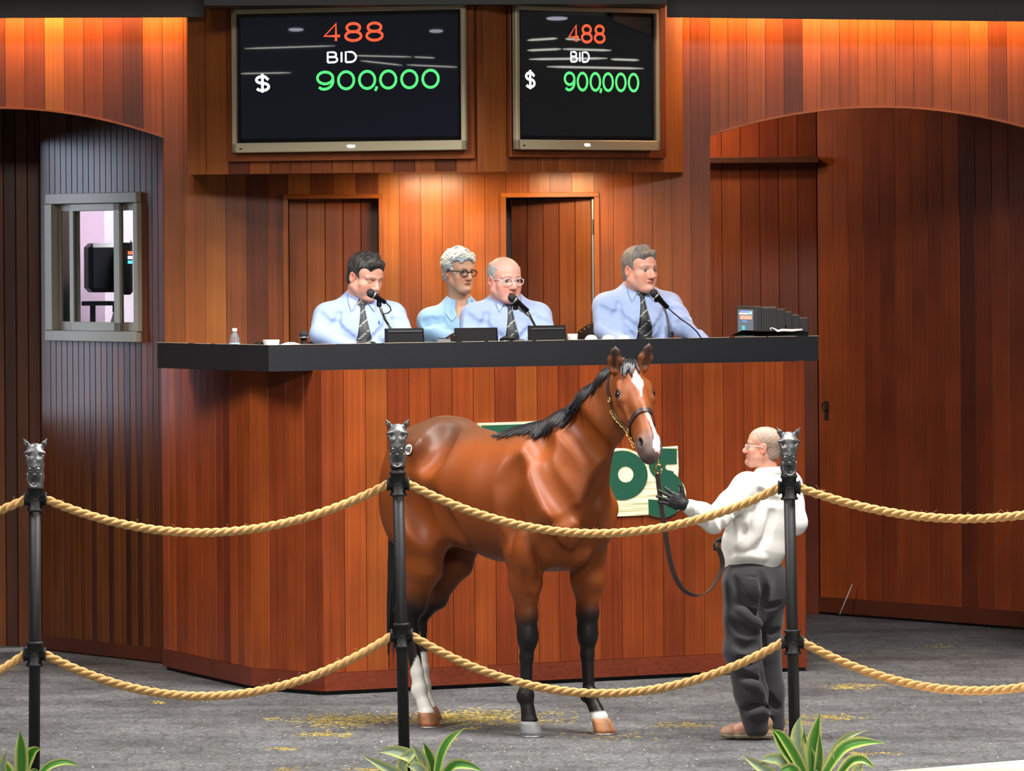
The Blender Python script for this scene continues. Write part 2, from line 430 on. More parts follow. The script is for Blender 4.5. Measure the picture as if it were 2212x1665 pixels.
# ---- platform behind the stand (the auctioneers sit on it)
PZ = 1.28
pf = MB().prism([Vector((x, y, PZ - .1)) for x, y in ((-1.75, 35.36), (-1.45, 33.45), (1.55, 34.75), (1.55, 35.36))], (0, 0, .1)).build('floor_platform', DARK)
tag(pf, 'raised dark platform behind the auction stand', 'platform', kind='structure')

# ---- left recess: window wall, end wall
PA = fl(94, 1404); PB = Vector((x350 + .0, YW + .01, 0))
wl = empty('wall_left', (PA + PB) / 2, 'plank side wall with the office window under the left arch', 'wall', kind='structure')
wd = (PB - PA).normalized(); wn = Vector((wd.y, -wd.x, 0))
win_tl, win_tr = hit(107, 437, PA, wn), hit(303, 409, PA, wn)
win_bl, win_br = hit(109, 729, PA, wn), hit(305, 733, PA, wn)
wzt = (win_tl.z + win_tr.z) / 2; wzb = (win_bl.z + win_br.z) / 2
w0 = Vector((win_tl.x, win_tl.y, 0)); w1 = Vector((win_tr.x, win_tr.y, 0))
A0 = Vector((PA.x, PA.y, 0))
L0, L1, LT = (w0 - A0).length, (w1 - A0).length, (PB - A0).length
boards(A0, A0 + wd * L0, 0, ZT, 1, wl, f=.42)  # window wall boards darkened to stand in for the arch's shade
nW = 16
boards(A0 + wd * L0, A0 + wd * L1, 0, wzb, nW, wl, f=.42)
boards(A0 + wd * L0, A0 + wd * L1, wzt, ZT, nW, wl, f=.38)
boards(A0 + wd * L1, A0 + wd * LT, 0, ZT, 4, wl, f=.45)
def slab(p, q, z0, z1, off, t, name, mat, parent, bev=0.0):
    """upright slab between ground points p and q, its face off metres in front (+) of the line"""
    d = (q - p).normalized(); n = Vector((d.y, -d.x, 0)); c = (p + q) / 2 + n * (off - t / 2)
    return MB().box((c.x, c.y, (z0 + z1) / 2), ((q - p).length, t, z1 - z0), basis(x=d, y=-n), bev).build(name, mat, parent)
slab(A0, A0 + wd * LT, .012, .10, .012, .012, 'base_rail', WOODH, wl).color = (.07, .017, .008, 1)
bk = fl(-140, 1398); bk2 = Vector((PA.x + .02, PA.y, 0)); bk.y = bk2.y + .40; bk.x = -3.62; bk2.y += .40; bk2.x += .02
we = empty('wall_left_end', (bk + bk2) / 2, 'dark plank end wall under the left arch', 'wall', kind='structure')
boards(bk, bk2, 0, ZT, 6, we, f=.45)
slab(bk, bk2, 0, ZT, -.03, .06, 'wall_core', DARK, we)
slab(A0 - wd * .05, A0 + wd * L0, 0, ZT, -.03, .06, 'wall_core', DARK, wl)
slab(A0 + wd * L0, A0 + wd * L1, 0, wzb, -.03, .06, 'wall_core', DARK, wl)
slab(A0 + wd * L0, A0 + wd * L1, wzt, ZT, -.03, .06, 'wall_core', DARK, wl)
slab(A0 + wd * L1, A0 + wd * (LT - .1), 0, ZT, -.03, .06, 'wall_core', DARK, wl)

fw = empty('wall_yard', (-6.0, 39.6, 0), 'dark plank wall of the passage beyond the left arch', 'wall', kind='structure')
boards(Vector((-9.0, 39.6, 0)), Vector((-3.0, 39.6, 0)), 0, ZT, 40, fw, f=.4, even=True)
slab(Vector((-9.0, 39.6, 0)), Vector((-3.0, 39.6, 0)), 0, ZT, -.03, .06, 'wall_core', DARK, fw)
# sliding office window
ALU = plain('dull_aluminium', (0.31, 0.27, 0.205), 0.5, metal=0.2, var=0.12)
GLASS, _nt, _b = new_mat('window_glass')
_b.inputs['Base Color'].default_value = (0.9, 0.95, 1, 1); _b.inputs['Roughness'].default_value = 0.02
_b.inputs['Transmission Weight'].default_value = 1.0; _b.inputs['IOR'].default_value = 1.02; _b.inputs['Specular IOR Level'].default_value = 0.35
wi = empty('window_1', (w0 + w1) / 2 + Vector((0, 0, wzb)), 'aluminium sliding office window in the plank side wall', 'window', kind='structure')
WL_ = L1 - L0
def wp(u): return A0 + wd * (L0 + WL_ * u)
fr = .05
slab(wp(0), wp(1), wzt - fr, wzt + .02, .035, .07, 'window_frame', ALU, wi, .004)
slab(wp(0), wp(1), wzb - .02, wzb + fr, .045, .08, 'window_sill', ALU, wi, .004)
slab(wp(-.01), wp(.07), wzb + fr, wzt - fr, .035, .07, 'window_frame', ALU, wi, .004)
slab(wp(.965), wp(1.01), wzb + fr, wzt - fr, .035, .07, 'window_frame', ALU, wi, .004)
for (u0, u1, off) in ((.07, .30, -.02), (.25, .80, .01), (.74, .965, -.02)):
    sa = empty('sash', wp((u0 + u1) / 2) + Vector((0, 0, wzb)), parent=wi)
    s = .045 if u1 - u0 > .3 else .035
    slab(wp(u0), wp(u0 + s), wzb + fr, wzt - fr, off + .012, .022, 'stile', ALU, sa, .003)
    slab(wp(u1 - s * 1.4), wp(u1), wzb + fr, wzt - fr, off + .012, .022, 'stile', ALU, sa, .003)
    slab(wp(u0), wp(u1), wzt - fr - .05, wzt - fr, off + .012, .022, 'rail', ALU, sa, .003)
    slab(wp(u0), wp(u1), wzb + fr, wzb + fr + .06, off + .012, .022, 'rail', ALU, sa, .003)
    slab(wp(u0 + s), wp(u1 - s * 1.4), wzb + fr + .06, wzt - fr - .05, off + .003, .004, 'pane', GLASS, sa)
# office behind the window: pale back wall lit by its own lamp, dark left side
PALE = plain('pale_plaster', (0.80, 0.72, 0.80), 0.8, var=0.1, scale=3)
PURP = plain('mauve_curtain', (0.20, 0.14, 0.19), 0.8, var=0.2, scale=20)
of = empty('wall_office', (-2.6, 38.6, 1.0), 'pale office wall seen through the sliding window', 'wall', kind='structure')
def offpanel(pxa, pxb, Y, mat, name, z0=1.0, z1=3.9):
    xa_, xb_ = at(pxa, 600, Y).x, at(pxb, 600, Y).x
    return MB().box(((xa_ + xb_) / 2, Y + .02, (z0 + z1) / 2), (xb_ - xa_, .04, z1 - z0)).build(name, mat, of)
offpanel(60, 420, 38.6, PALE, 'wall_panel')
offpanel(60, 226, 38.3, PURP, 'curtain')
offpanel(60, 158, 37.9, DARK, 'partition')
MB().box((-2.1, 37.3, wzb - .06), (.9, 1.9, .04)).build('shelf', DARK, of)
area('office_lamp', (-2.25, 37.6, 3.75), (-2.4, 38.6, 2.3), .5, .3, 190, (1.0, 0.93, 0.92))

# ---- right recess: end wall with beam, slanting plank wall
YR = 39.8
xr0, xr1 = at(1440, 900, YR).x, at(1768, 900, YR).x
wr = empty('wall_right_end', ((xr0 + xr1) / 2, YR, 0), 'plank end wall with a level beam under the right arch', 'wall', kind='structure')
boards((xr0, YR, 0), (xr1, YR, 0), 0, ZT + .3, 8, wr, f=1.15, even=True, red=.72)
zb0, zb1 = at(1640, 353, YR).z, at(1640, 340, YR).z
o = MB().box(((xr0 + xr1) / 2, YR - .12, (zb0 + zb1) / 2), (xr1 - xr0, .24, zb1 - zb0), bev=.004).build('beam', WOODH, wr); o.color = (0.12, 0.036, .013, 1)
S0, S1 = Vector((xr1, YR - .02, 0)), fl(2330, 1370)
wr2 = empty('wall_right', (S0 + S1) / 2, 'slanting plank wall with a door latch under the right arch', 'wall', kind='structure')
boards(S0, S1, .02, ZT + .3, 16, wr2, f=1.15, even=True, red=.72)
slab(S0, S1, 0.02, .13, .012, .012, 'base_rail', WOODH, wr2).color = (.10, .022, .009, 1)
slab(S0 - (S1 - S0).normalized() * .25, S1, 0, ZT + .3, -.03, .06, 'wall_core', DARK, wr2)
slab(Vector((xr0, YR, 0)), Vector((xr1 + .3, YR, 0)), 0, ZT + .3, -.03, .06, 'wall_core', DARK, wr)
slab(S1, Vector((XL(2700), YW + .16, 0)), 0, ZT + .3, 0, .06, 'wall_core', DARK, wr2)
sd = (S1 - S0).normalized(); sn = Vector((sd.y, -sd.x, 0))
lt = empty('door_latch', hit(1786, 880, S0, sn), parent=wr2)
lp = hit(1786, 878, S0, sn)
MB().box(lp + Vector((0, 0, -.03)) + sn * .006, (.035, .012, .14), basis(x=sd, y=-sn), .003).build('latch_plate', IRON, lt)
MB().tube([lp + sn * .02 + sd * (.03 * math.cos(a)) + Vector((0, 0, .03 * math.sin(a))) for a in [i * math.pi / 8 for i in range(17)]], .005, 8).build('latch_ring', IRON, lt)
# ceilings of the two recesses
for nm, xx0, xx1, yy1, lb in (('ceiling_left', -9.0, x350, 39.7, 'dark ceiling of the left recess'), ('ceiling_right', x1534, 6.2, 40.4, 'dark ceiling of the right recess')):
    tag(MB().box(((xx0 + xx1) / 2, (YW + .15 + yy1) / 2, 4.75), (xx1 - xx0, yy1 - YW - .1, .1)).build(nm, DARK), lb, 'ceiling', kind='structure')
# warm lamp over the beam
area('beam_lamp', (at(1560, 300, YR - .5).x, YR - .45, 4.45), (at(1560, 300, YR).x - .1, YR, 3.6), .3, .1, 2.4, (1.0, 0.38, 0.13), 80)

# ---- screen cabinet with its two bent fronts
zcb = 3.165
C0, C1, C2 = at(405, 381, 34.85), at(1046, 375, 34.2), at(1476, 369, 35.28)
for p in (C0, C1, C2): p.z = 0
ZCT = 4.52
cab = empty('screen_cabinet', Vector((C1.x, C1.y, zcb)), 'bent cedar cabinet hung on the wall that carries the two screens', 'cabinet')
bodyp = [C0, C1, C2, Vector((C2.x, YW - .01, 0)), Vector((C0.x, YW - .01, 0))]
cc = MB().prism([p + Vector((0, .03, zcb + .004)) for p in bodyp], (0, 0, ZCT - zcb)).build('cabinet_body', WOOD, cab); cc.color = (0.16, .045, .014, 1)
def fdir(P, Q):
    d = (Q - P).normalized(); return d, Vector((d.y, -d.x, 0))
dl, nl = fdir(C0, C1); dr, nr = fdir(C1, C2)
def onL(px, py): return hit(px, py, C0, nl)
def onR(px, py): return hit(px, py, C1, nr)
def fboard(fn, pxa, pxb, za, zb_, k=None, off=.0, t=.025, m=None, f=1.0, name='board'):
    a = fn(pxa, 200); b_ = fn(pxb, 200); a.z = b_.z = 0
    d = (b_ - a).normalized(); n = Vector((d.y, -d.x, 0))
    o = boards(a + n * off, b_ + n * off, za, zb_, 1, cab, t=t, name=name, f=f, m=m)[0]
    o.color = tone(k, f); return o
zf1 = onL(500, 349).z; zf2 = onR(1250, 340).z
fboard(onL, 405, 444, zcb, ZCT, 0, f=1.15); fboard(onL, 444, 493, zcb, ZCT, 0)
fboard(onL, 1028, 1046, zcb, ZCT, 1)
fboard(onR, 1046, 1095, zcb, ZCT, 0); fboard(onR, 1432, 1476, zcb, ZCT, 4)
for i in range(12): fboard(onL, 493 + (1028 - 493) * i / 12, 493 + (1028 - 493) * (i + 1) / 12, zcb, zf1, rng.choice((1, 2, 1, 3)), name='short_board')
for i in range(9): fboard(onR, 1095 + (1432 - 1095) * i / 9, 1095 + (1432 - 1095) * (i + 1) / 9, zcb, zf2, rng.choice((1, 2, 0, 1)), name='short_board')
# frames round the screens
for (fn, a, b_, zf, top) in ((onL, 493, 1028, zf1, ZCT), (onR, 1095, 1432, zf2, ZCT)):
    wpx = 18 if fn is onL else 14
    fboard(fn, a, b_, zf, zf + .055, 2, off=.035, t=.035, m=WOODH, name='screen_frame')
    fboard(fn, a, a + wpx, zf + .055, top, 2, off=.035, t=.035, name='screen_frame')
    fboard(fn, b_ - wpx, b_, zf + .055, top, 2, off=.035, t=.035, name='screen_frame')

# ---- dark valance that hides the strip lamps
def beam(pts, zb_, zt, d, name, mat, label, num):
    m = MB(); a = pts[0]; b_ = pts[1]
    m.prism([Vector((a[0], a[1], a[2])), Vector((b_[0], b_[1], b_[2])), Vector((b_[0], b_[1], zt)), Vector((a[0], a[1], zt))], (0, d, 0))
    return tag(m.build(name, mat), label, 'trim', kind='structure')
v0, v1 = at(-500, 40, 34.7), at(441, 37, 34.7)
v2, v3 = at(1441, 37, 34.7), at(2560, 50, 34.7)
c0_, c1_ = at(441, 12, 34.05), at(1441, 8, 34.05)
VALM = plain('black_brown_stain', (.008, .0065, .006), .5, var=.2, scale=14)
beam([v0, v1], 0, 4.75, .05, 'trim_1', VALM, 'dark valance board over the left arch', 1)
beam([v2, v3], 0, 4.75, .05, 'trim_2', VALM, 'dark valance board over the right arch', 2)
beam([c0_, c1_], 0, 4.75, .6, 'trim_3', VALM, 'dark fascia beam above the two screens', 3)
tag(MB().box((0, 33.9, 4.82), (14, 3.4, .12)).build('ceiling', DARK), 'dark lowered ceiling edge above the stand', 'ceiling', kind='structure')
# ================================================================== auction stand and desk top
LIPZ = 2.11
ft = [fl(353, 1446), fl(545, 1490), fl(700, 1502), fl(1742, 1449)]
ftb = Vector((ft[3].x + .02, 36.2, 0))
stand = empty('auction_stand', (0, 34, 0), 'tall cedar plank front of the auction stand with angled faces', 'auction stand')
ZS = LIPZ - .155
boards(ft[0], ft[1], .135, ZS, 13, stand, f=1.1, even=True, red=.70)  # left face boards lightened to even out the light on the stand
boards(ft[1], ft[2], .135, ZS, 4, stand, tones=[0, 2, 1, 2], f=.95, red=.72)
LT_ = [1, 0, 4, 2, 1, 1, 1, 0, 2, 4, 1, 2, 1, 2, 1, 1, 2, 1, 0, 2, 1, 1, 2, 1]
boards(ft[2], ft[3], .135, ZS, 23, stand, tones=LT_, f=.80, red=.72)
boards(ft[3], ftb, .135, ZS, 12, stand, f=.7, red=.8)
for i, (p, q) in enumerate(((ft[0], ft[1]), (ft[1], ft[2]), (ft[2], ft[3]), (ft[3], ftb))):
    o = slab(p, q, .025, .133, .006, .03, 'base_rail', WOODH, stand); o.color = (0.135, .025, .010, 1)
    slab(p, q, 0, ZS, -.022, .03, 'stand_core', BLACK, stand)

# the black desk top with a raised front edge
dk = [at(340, 741, 33.95), at(580, 745, 32.72), at(1768, 723, 34.75)]
for p in dk: p.z = 0
def offs(p, q, d): 
    e = (q - p).normalized(); return Vector((-e.y, e.x, 0)) * d
desk = empty('auction_desk', (dk[1] + dk[2]) / 2 + Vector((0, 0, LIPZ - .1)), 'long black desk top with a deep front edge on the auction stand', 'desk')
i0 = offs(dk[0], dk[1], .05); i1 = offs(dk[1], dk[2], .05)
mid = dk[1] + (i0 + i1) * .75
# front edge: two deep boards with mitred ends
zl0 = LIPZ - .158
for (a, b_, c, d) in ((dk[0], dk[1], mid, dk[0] + i0), (dk[1], dk[2], dk[2] + i1, mid)):
    MB().prism([v + Vector((0, 0, zl0)) for v in (a, b_, c, d)], (0, 0, LIPZ - zl0)).build('front_edge', BLACK, desk)
TOPZ = LIPZ - .10
back = [dk[2] + offs(dk[1], dk[2], .62), dk[1] + offs(dk[1], dk[2], .62) + Vector((.35, 0, 0)), dk[0] + Vector((.5, .65, 0)), dk[0] + Vector((.1, .35, 0))]
MB().prism([v + Vector((0, 0, TOPZ - .03)) for v in [dk[0] + i0, mid, dk[2] + i1] + back], (0, 0, .03)).build('desk_surface', BLACK, desk)
EDGE_PALE = plain('pale_edge', (0.60, 0.50, 0.38), 0.6)
# broken pale line along the upper arris
for (a, b_) in ((dk[0], dk[1]), (dk[1], dk[2])):
    n = -offs(a, b_, 1.0)
    e = (b_ - a).normalized(); ln = (b_ - a).length
    s = 0.0
    while s < ln:
        seg = rng.uniform(.1, .5); t = min(seg, ln - s)
        p = a + e * (s + t / 2)
        MB().box((p.x, p.y + .004, LIPZ + .0008), (t, .006, .0022), basis(x=e, y=Vector((-e.y, e.x, 0)))).build('pale_edge_line', EDGE_PALE, desk)
        s += t + rng.uniform(.01, .10)

# ---- sign with green letters on a pale board
SA, SB = ft[2], ft[3]
se = (SB - SA).normalized(); sgn = Vector((se.y, -se.x, 0))
SP = SA + sgn * .0
def sg(px, py, off): return hit(px, py, SP, sgn) + sgn * off
CREAM, nt, b = new_mat('cream_sign_wood')
geo = N(nt, 'ShaderNodeNewGeometry'); mp = N(nt, 'ShaderNodeMapping'); mp.inputs['Scale'].default_value = (1.5, 1.5, 60)
no = N(nt, 'ShaderNodeTexNoise'); no.inputs['Scale'].default_value = 1.6; no.inputs['Detail'].default_value = 4
rp = N(nt, 'ShaderNodeValToRGB'); rp.color_ramp.elements[0].position = .36; rp.color_ramp.elements[0].color = (.42, .36, .16, 1); rp.color_ramp.elements[1].position = .5; rp.color_ramp.elements[1].color = (.74, .71, .50, 1)
nt.links.new(geo.outputs['Position'], mp.inputs[0]); nt.links.new(mp.outputs[0], no.inputs['Vector']); nt.links.new(no.outputs['Fac'], rp.inputs[0]); nt.links.new(rp.outputs[0], b.inputs['Base Color'])
b.inputs['Roughness'].default_value = .6
GREEN = plain('green_sign_paint', (0.012, 0.075, 0.042), 0.45, var=.15)
sign = empty('wall_sign', sg(1260, 1020, .01), 'pale sign board with large green letters OBS behind the horse', 'sign')
def arc(cx, cy, rx, ry, a0, a1, n=14):
    return [(cx + rx * math.cos(math.radians(a0 + (a1 - a0) * i / n)), cy - ry * math.sin(math.radians(a0 + (a1 - a0) * i / n))) for i in range(n + 1)]
bd = [(1030, 914), (1262, 906), (1262, 968)] + [(1345, 968)] + arc(1343, 1032, 60, 64, 90, 40, 8) + [(1418, 986), (1424, 966), (1462, 963), (1464, 1012)] + arc(1412, 1068, 68, 54, 42, -75, 16) + [(1400, 1112), (1290, 1117), (1040, 1126)]
MB().prism([sg(x, y, .012) for x, y in bd], -sgn * .012 + sgn * .0).build('sign_board', CREAM, sign)
def letter(outer, inner=None):
    m = MB()
    if inner is None: m.prism([sg(x, y, .018) for x, y in outer], -sgn * .0055)
    else:
        n = len(outer); V = [sg(x, y, .018) for x, y in outer] + [sg(x, y, .018) for x, y in inner] + [sg(x, y, .0125) for x, y in outer] + [sg(x, y, .0125) for x, y in inner]
        F = []
        for i in range(n):
            j = (i + 1) % n
            F += [(i, j, j + n, i + n), (i, i + 2 * n, j + 2 * n, j), (i + n, j + n, j + 3 * n, i + 3 * n)]
        m.add(V, F)
    return m.build('letter', GREEN, sign)
letter(arc(1120, 1018, 76, 92, 0, 352.8, 48), arc(1120, 1018, 40, 62, 0, 352.8, 48))
letter([(1037, 919), (1258, 911), (1258, 928), (1037, 935)])
letter(arc(1340, 1026, 56, 53, 0, 352.8, 48), arc(1349, 1024, 17, 18, 0, 352.8, 48))
letter([(1205, 975), (1288, 973), (1288, 990), (1240, 992), (1240, 1062), (1288, 1066), (1288, 1079), (1205, 1082)])
ls = [(1459, 969), (1459, 1001), (1441, 1002)] + arc(1441, 1008, 7, 7, 90, 250, 6) + [(1452, 1018)] + arc(1420, 1066, 56, 54, 55, -80, 16) + [(1399, 1111), (1398, 1078), (1430, 1080)] + arc(1430, 1072, 9, 8, -90, 70, 6) + [(1418, 1055)] + arc(1432, 1002, 33, 34, 235, 92, 14)
letter(ls)

# ================================================================== televisions
def text_mesh(s, font_size=1.0, ext=0.0):
    cu = bpy.data.curves.new('txt', 'FONT'); cu.body = s; cu.size = font_size; cu.extrude = ext; cu.resolution_u = 4
    ob = bpy.data.objects.new('txt', cu); COL.objects.link(ob)
    dg = bpy.context.evaluated_depsgraph_get(); dg.update()
    me = bpy.data.meshes.new_from_object(ob.evaluated_get(dg))
    V = np.array([v.co[:] for v in me.vertices]); F = [tuple(p.vertices) for p in me.polygons]
    bpy.data.objects.remove(ob); bpy.data.meshes.remove(me); bpy.data.curves.remove(cu)
    return V, F
def place_text(s, o, ex, ey, w_, h_, mat, name, parent, bold=0.0):
    """text fitted to the box from o (lower left) with width w_ and height h_ along unit ex, ey"""
    V, F = text_mesh(s); lo, hi = V.min(0), V.max(0); nn = ex.cross(ey)
    P = [o + ex * float((v[0] - lo[0]) / (hi[0] - lo[0]) * w_) + ey * float((v[1] - lo[1]) / (hi[1] - lo[1]) * h_) for v in V]
    m = MB().add(P, F)
    if bold:
        for a in range(8):
            m.add([p + ex * (bold * math.cos(a * math.pi / 4)) + ey * (bold * math.sin(a * math.pi / 4)) + nn * (.0001 * (a + 1)) for p in P], F)
    return m.build(name, mat, parent)
def _el(cx, cy, rx, ry, a0=0, a1=360, n=28):
    return [(cx + rx * math.cos(math.radians(a0 + (a1 - a0) * i / n)), cy + ry * math.sin(math.radians(a0 + (a1 - a0) * i / n))) for i in range(n + 1)]
GLYPH = {'0': [_el(.5, .5, .5, .5)], '4': [[(.74, 0), (.74, 1), (0, .29), (1, .29)]],
         '8': [_el(.5, .755, .42, .245), _el(.5, .265, .5, .265)],
         '9': [_el(.5, .655, .5, .345), _el(.5, .655, .5, .345, 0, -30, 4)[:2] + [(1.0, .60)] + _el(.42, .45, .58, .45, 0, -90, 10) + [(.25, .02), (.10, .12)]],
         'B': [[(0, 0), (0, 1), (.55, 1)] + _el(.55, .765, .33, .235, 90, -90, 10) + [(0, .53), (.6, .53)] + _el(.6, .265, .40, .265, 90, -90, 10) + [(0, 0)]],
         'I': [[(.5, 0), (.5, 1)]], 'D': [[(0, 0), (0, 1), (.45, 1)] + _el(.45, .5, .55, .5, 90, -90, 16) + [(0, 0)]],
         '$': [[(.93, .70)] + _el(.5, .70, .43, .20, 30, 270, 14)[2:] + _el(.5, .28, .45, .22, 90, -150, 14), [(.5, -.06), (.5, 1.06)]],
         ',': [[(.6, .12), (.55, .0), (.2, -.14)]]}
def stroke_text(items, o, ex, ey, n, wpx, mat, name, parent):
    """items: (glyph, x, width, height) in metres from o; strokes of half width wpx"""
    m = MB()
    for g, x, w_, h_ in items:
        for pl in GLYPH[g]:
            m.tube([o + ex * (x + p[0] * w_) + ey * (p[1] * h_) for p in pl], [(.0012, wpx)] * len(pl), 8, flat=n)
    return m.build(name, mat, parent)
def spaced(s, W, H, ratio):
    """split a width W into equal digit cells"""
    d = [c for c in s if c != ',']; cell = W / (len(d) - 1 + ratio); out = []; i = 0
    for c in s:
        if c == ',': out.append((c, i * cell - cell * (1 - ratio) / 2 - cell * .17, cell * .2, H)); continue
        out.append((c, i * cell, cell * ratio, H)); i += 1
    return out
TVF = plain('champagne_bezel', (0.50, 0.43, 0.28), 0.4, metal=.25, var=.08)
SCRN, nt, b = new_mat('dark_screen')
b.inputs['Base Color'].default_value = (.004, .004, .007, 1); b.inputs['Roughness'].default_value = .012; b.inputs['Specular IOR Level'].default_value = .5
b.inputs['Emission Color'].default_value = (.25, .27, .42, 1); b.inputs['Emission Strength'].default_value = .022
SCR2 = SCRN.copy(); SCR2.name = 'dark_screen_side'; SCR2.node_tree.nodes['Principled BSDF'].inputs['Emission Color'].default_value = (.3, .3, .3, 1)
BEZ = plain('black_bezel', (0.004, 0.004, 0.005), .15)
T_RED = emit('lit_red', (1.0, .10, .035), 1.15); T_GRN = emit('lit_green', (.10, .92, .22), 1.0); T_WHT = emit('lit_white', (.88, .92, 1.0), 1.6)
def television(fn, x0, x1, ytl, ybl, ytr, ybr, bez, chin, texts, label, scr, nrm, logo_px):
    P0_ = fn(x0, 200) + nrm * .065
    fn = lambda px, py: hit(px, py, P0_, nrm)
    P = fn(x0, (ytl + ybl) / 2); Q = fn(x1, (ytr + ybr) / 2)
    zt = (fn(x0, ytl).z + fn(x1, ytr).z) / 2; zb_ = (fn(x0, ybl).z + fn(x1, ybr).z) / 2
    ex = (Q - P); ex.z = 0; W = ex.length; ex.normalize(); ez = Vector((0, 0, 1)); n = nrm
    O = Vector((P.x, P.y, zb_)) - n * .035; H = zt - zb_
    tv = empty('television', O + ex * W / 2, label, 'television', 'auction result screens')
    R = basis(x=ex, y=-n)
    MB().box(O + ex * W / 2 + ez * H / 2 + n * .01, (W - .02, .05, H - .02), R, .006).build('back_case', BLKPLASTIC, tv)
    f = MB(); bz = bez
    f.box(O + ex * bz / 2 + ez * H / 2 + n * .045, (bz, .04, H), R, .004); f.box(O + ex * (W - bz / 2) + ez * H / 2 + n * .045, (bz, .04, H), R, .004)
    f.box(O + ex * W / 2 + ez * (H - bz / 2) + n * .045, (W, .04, bz), R, .004); f.box(O + ex * W / 2 + ez * chin / 2 + n * .045, (W, .04, chin), R, .004)
    fr_ = f.build('bezel', TVF, tv)
    MB().box(O + ex * W / 2 + ez * (H + chin - bz) / 2 + n * .036, (W - 2 * bz + .004, .012, H - bz - chin + .004), R).build('inner_bezel', BEZ, tv)
    ib = .026
    sp = MB().box(O + ex * W / 2 + ez * (H + chin - bz) / 2 + n * .0425, (W - 2 * bz - 2 * ib, .004, H - bz - chin - 2 * ib), R).build('screen', scr, tv)
    for (s, cx0, cx1, cy0, cy1, mat, bold) in texts:
        # pixel box of the text -> place on the screen plane
        PL = O + n * .0452
        a = hit(cx0, cy1, PL, n); b_ = hit(cx1, cy1, PL, n); c = hit(cx0, cy0, PL, n)
        W_ = (b_ - a).dot(ex); H_ = (c - a).z; hw = bold
        o_ = a + ex * hw + ez * hw; W_ -= 2 * hw; H_ -= 2 * hw
        if s == 'BID': it = [('B', 0, W_ * .34, H_), ('I', W_ * .44, W_ * .10, H_), ('D', W_ * .64, W_ * .36, H_)]
        elif s == '$': it = [('$', 0, W_, H_ * .9)]
        else: it = spaced(s, W_, H_, .74)
        if s == '$': o_ = o_ + ez * H_ * .05
        stroke_text(it, o_, ex, ez, n, hw, mat, 'lit_text', sp)
    PL = O + n * .0655
    a = hit(logo_px[0], logo_px[3], PL, n); b_ = hit(logo_px[1], logo_px[3], PL, n); c = hit(logo_px[0], logo_px[2], PL, n)
    place_text('VIZIO', a, ex, ez, (b_ - a).dot(ex), (c - a).z, T_WHT, 'maker_mark', fr_, .0012)
    MB().box(O + ex * .06 + ez * chin * .4 + n * .066, (.018, .003, .007), R).build('sensor', BEZ, fr_)
    return tv
television(onL, 504, 1008, 21, 332, 9, 322, .030, .062,
           [('488', 698, 829, 49, 92, T_RED, .0088), ('BID', 706, 771, 111, 137, T_WHT, .0062), ('$', 549, 585, 157, 203, T_WHT, .0088), ('900,000', 683, 950, 153, 196, T_GRN, .0088)],
           'wide screen showing 488 BID 900,000, nearest the left arch', SCRN, nl, (749, 767, 313, 319))
television(onR, 1109, 1419, 9, 324, 21, 324, .030, .062,
           [('488', 1227, 1308, 51, 93, T_RED, .0088), ('BID', 1232, 1274, 110, 135, T_WHT, .0062), ('$', 1133, 1158, 148, 195, T_WHT, .0088), ('900,000', 1218, 1381, 154, 197, T_GRN, .0088)],
           'narrower angled screen showing 488 BID 900,000, nearest the right arch', SCR2, nr, (1262, 1275, 310, 316))

# added glowing bars, mirrored as streaks in the screens, and round hall lamps
STREAKM = emit('lit_streak_bar', (1.0, 1.0, .90), 9.0); LAMPD = emit('lit_disc', (.86, .84, 1.0), 7.0)
def mirrored(px, py, fn, n, s):
    P = fn(px, py) + n * .03; v = (P - CP).normalized(); return P + (v - n * (2 * v.dot(n))) * s
STREAK_L = ['as the long streak left of BID in the wide screen', 'as the streak just right of BID in the wide screen', 'as the shortest streak of the wide screen', 'as the faint streak below right of BID in the wide screen', 'as the streak above the last zeros in the wide screen', 'as the streak over the dollar sign in the wide screen']
STREAK_R = ['as the upper left streak of the angled screen', 'as the short streak touching 488 in the angled screen', 'as the second row left streak of the angled screen', 'as the streak across the top of BID in the angled screen', 'as the long streak through BID in the angled screen', 'as the short streak right of BID in the angled screen', 'as the lowest thin streak of the angled screen']
TL = 'added glowing bar mirrored in a screen'; DL_ = 'round ceiling lamp of the hall mirrored in a screen'
for fn, n, segs, th in ((onL, nl, [((540, 106), (735, 100)), ((775, 121), (900, 124)), ((905, 124), (950, 126)), ((790, 132), (880, 142)), ((890, 141), (1000, 146)), ((528, 160), (640, 158))], .0048),
                    (onR, nr, [((1118, 88), (1182, 84)), ((1200, 85), (1232, 87)), ((1118, 110), (1190, 107)), ((1194, 107), (1298, 110)), ((1122, 129), (1290, 127)), ((1298, 129), (1358, 131)), ((1160, 145), (1368, 149))], .0085)):
    for si_, (a, b_) in enumerate(segs):
        sl_ = 14.0 if fn is onL else 10.5; A, B = mirrored(*a, fn, n, sl_), mirrored(*b_, fn, n, sl_)
        lp_ = MB().tube([A, A.lerp(B, .15), A.lerp(B, .85), B], [th * .35, th, th, th * .35], 8).build('streak_bar', STREAKM)
        tag(lp_, 'added glowing bar mirrored ' + (STREAK_L if fn is onL else STREAK_R)[si_], 'lamp', 'added glowing bars mirrored in the %s screen' % ('wide' if fn is onL else 'angled'))
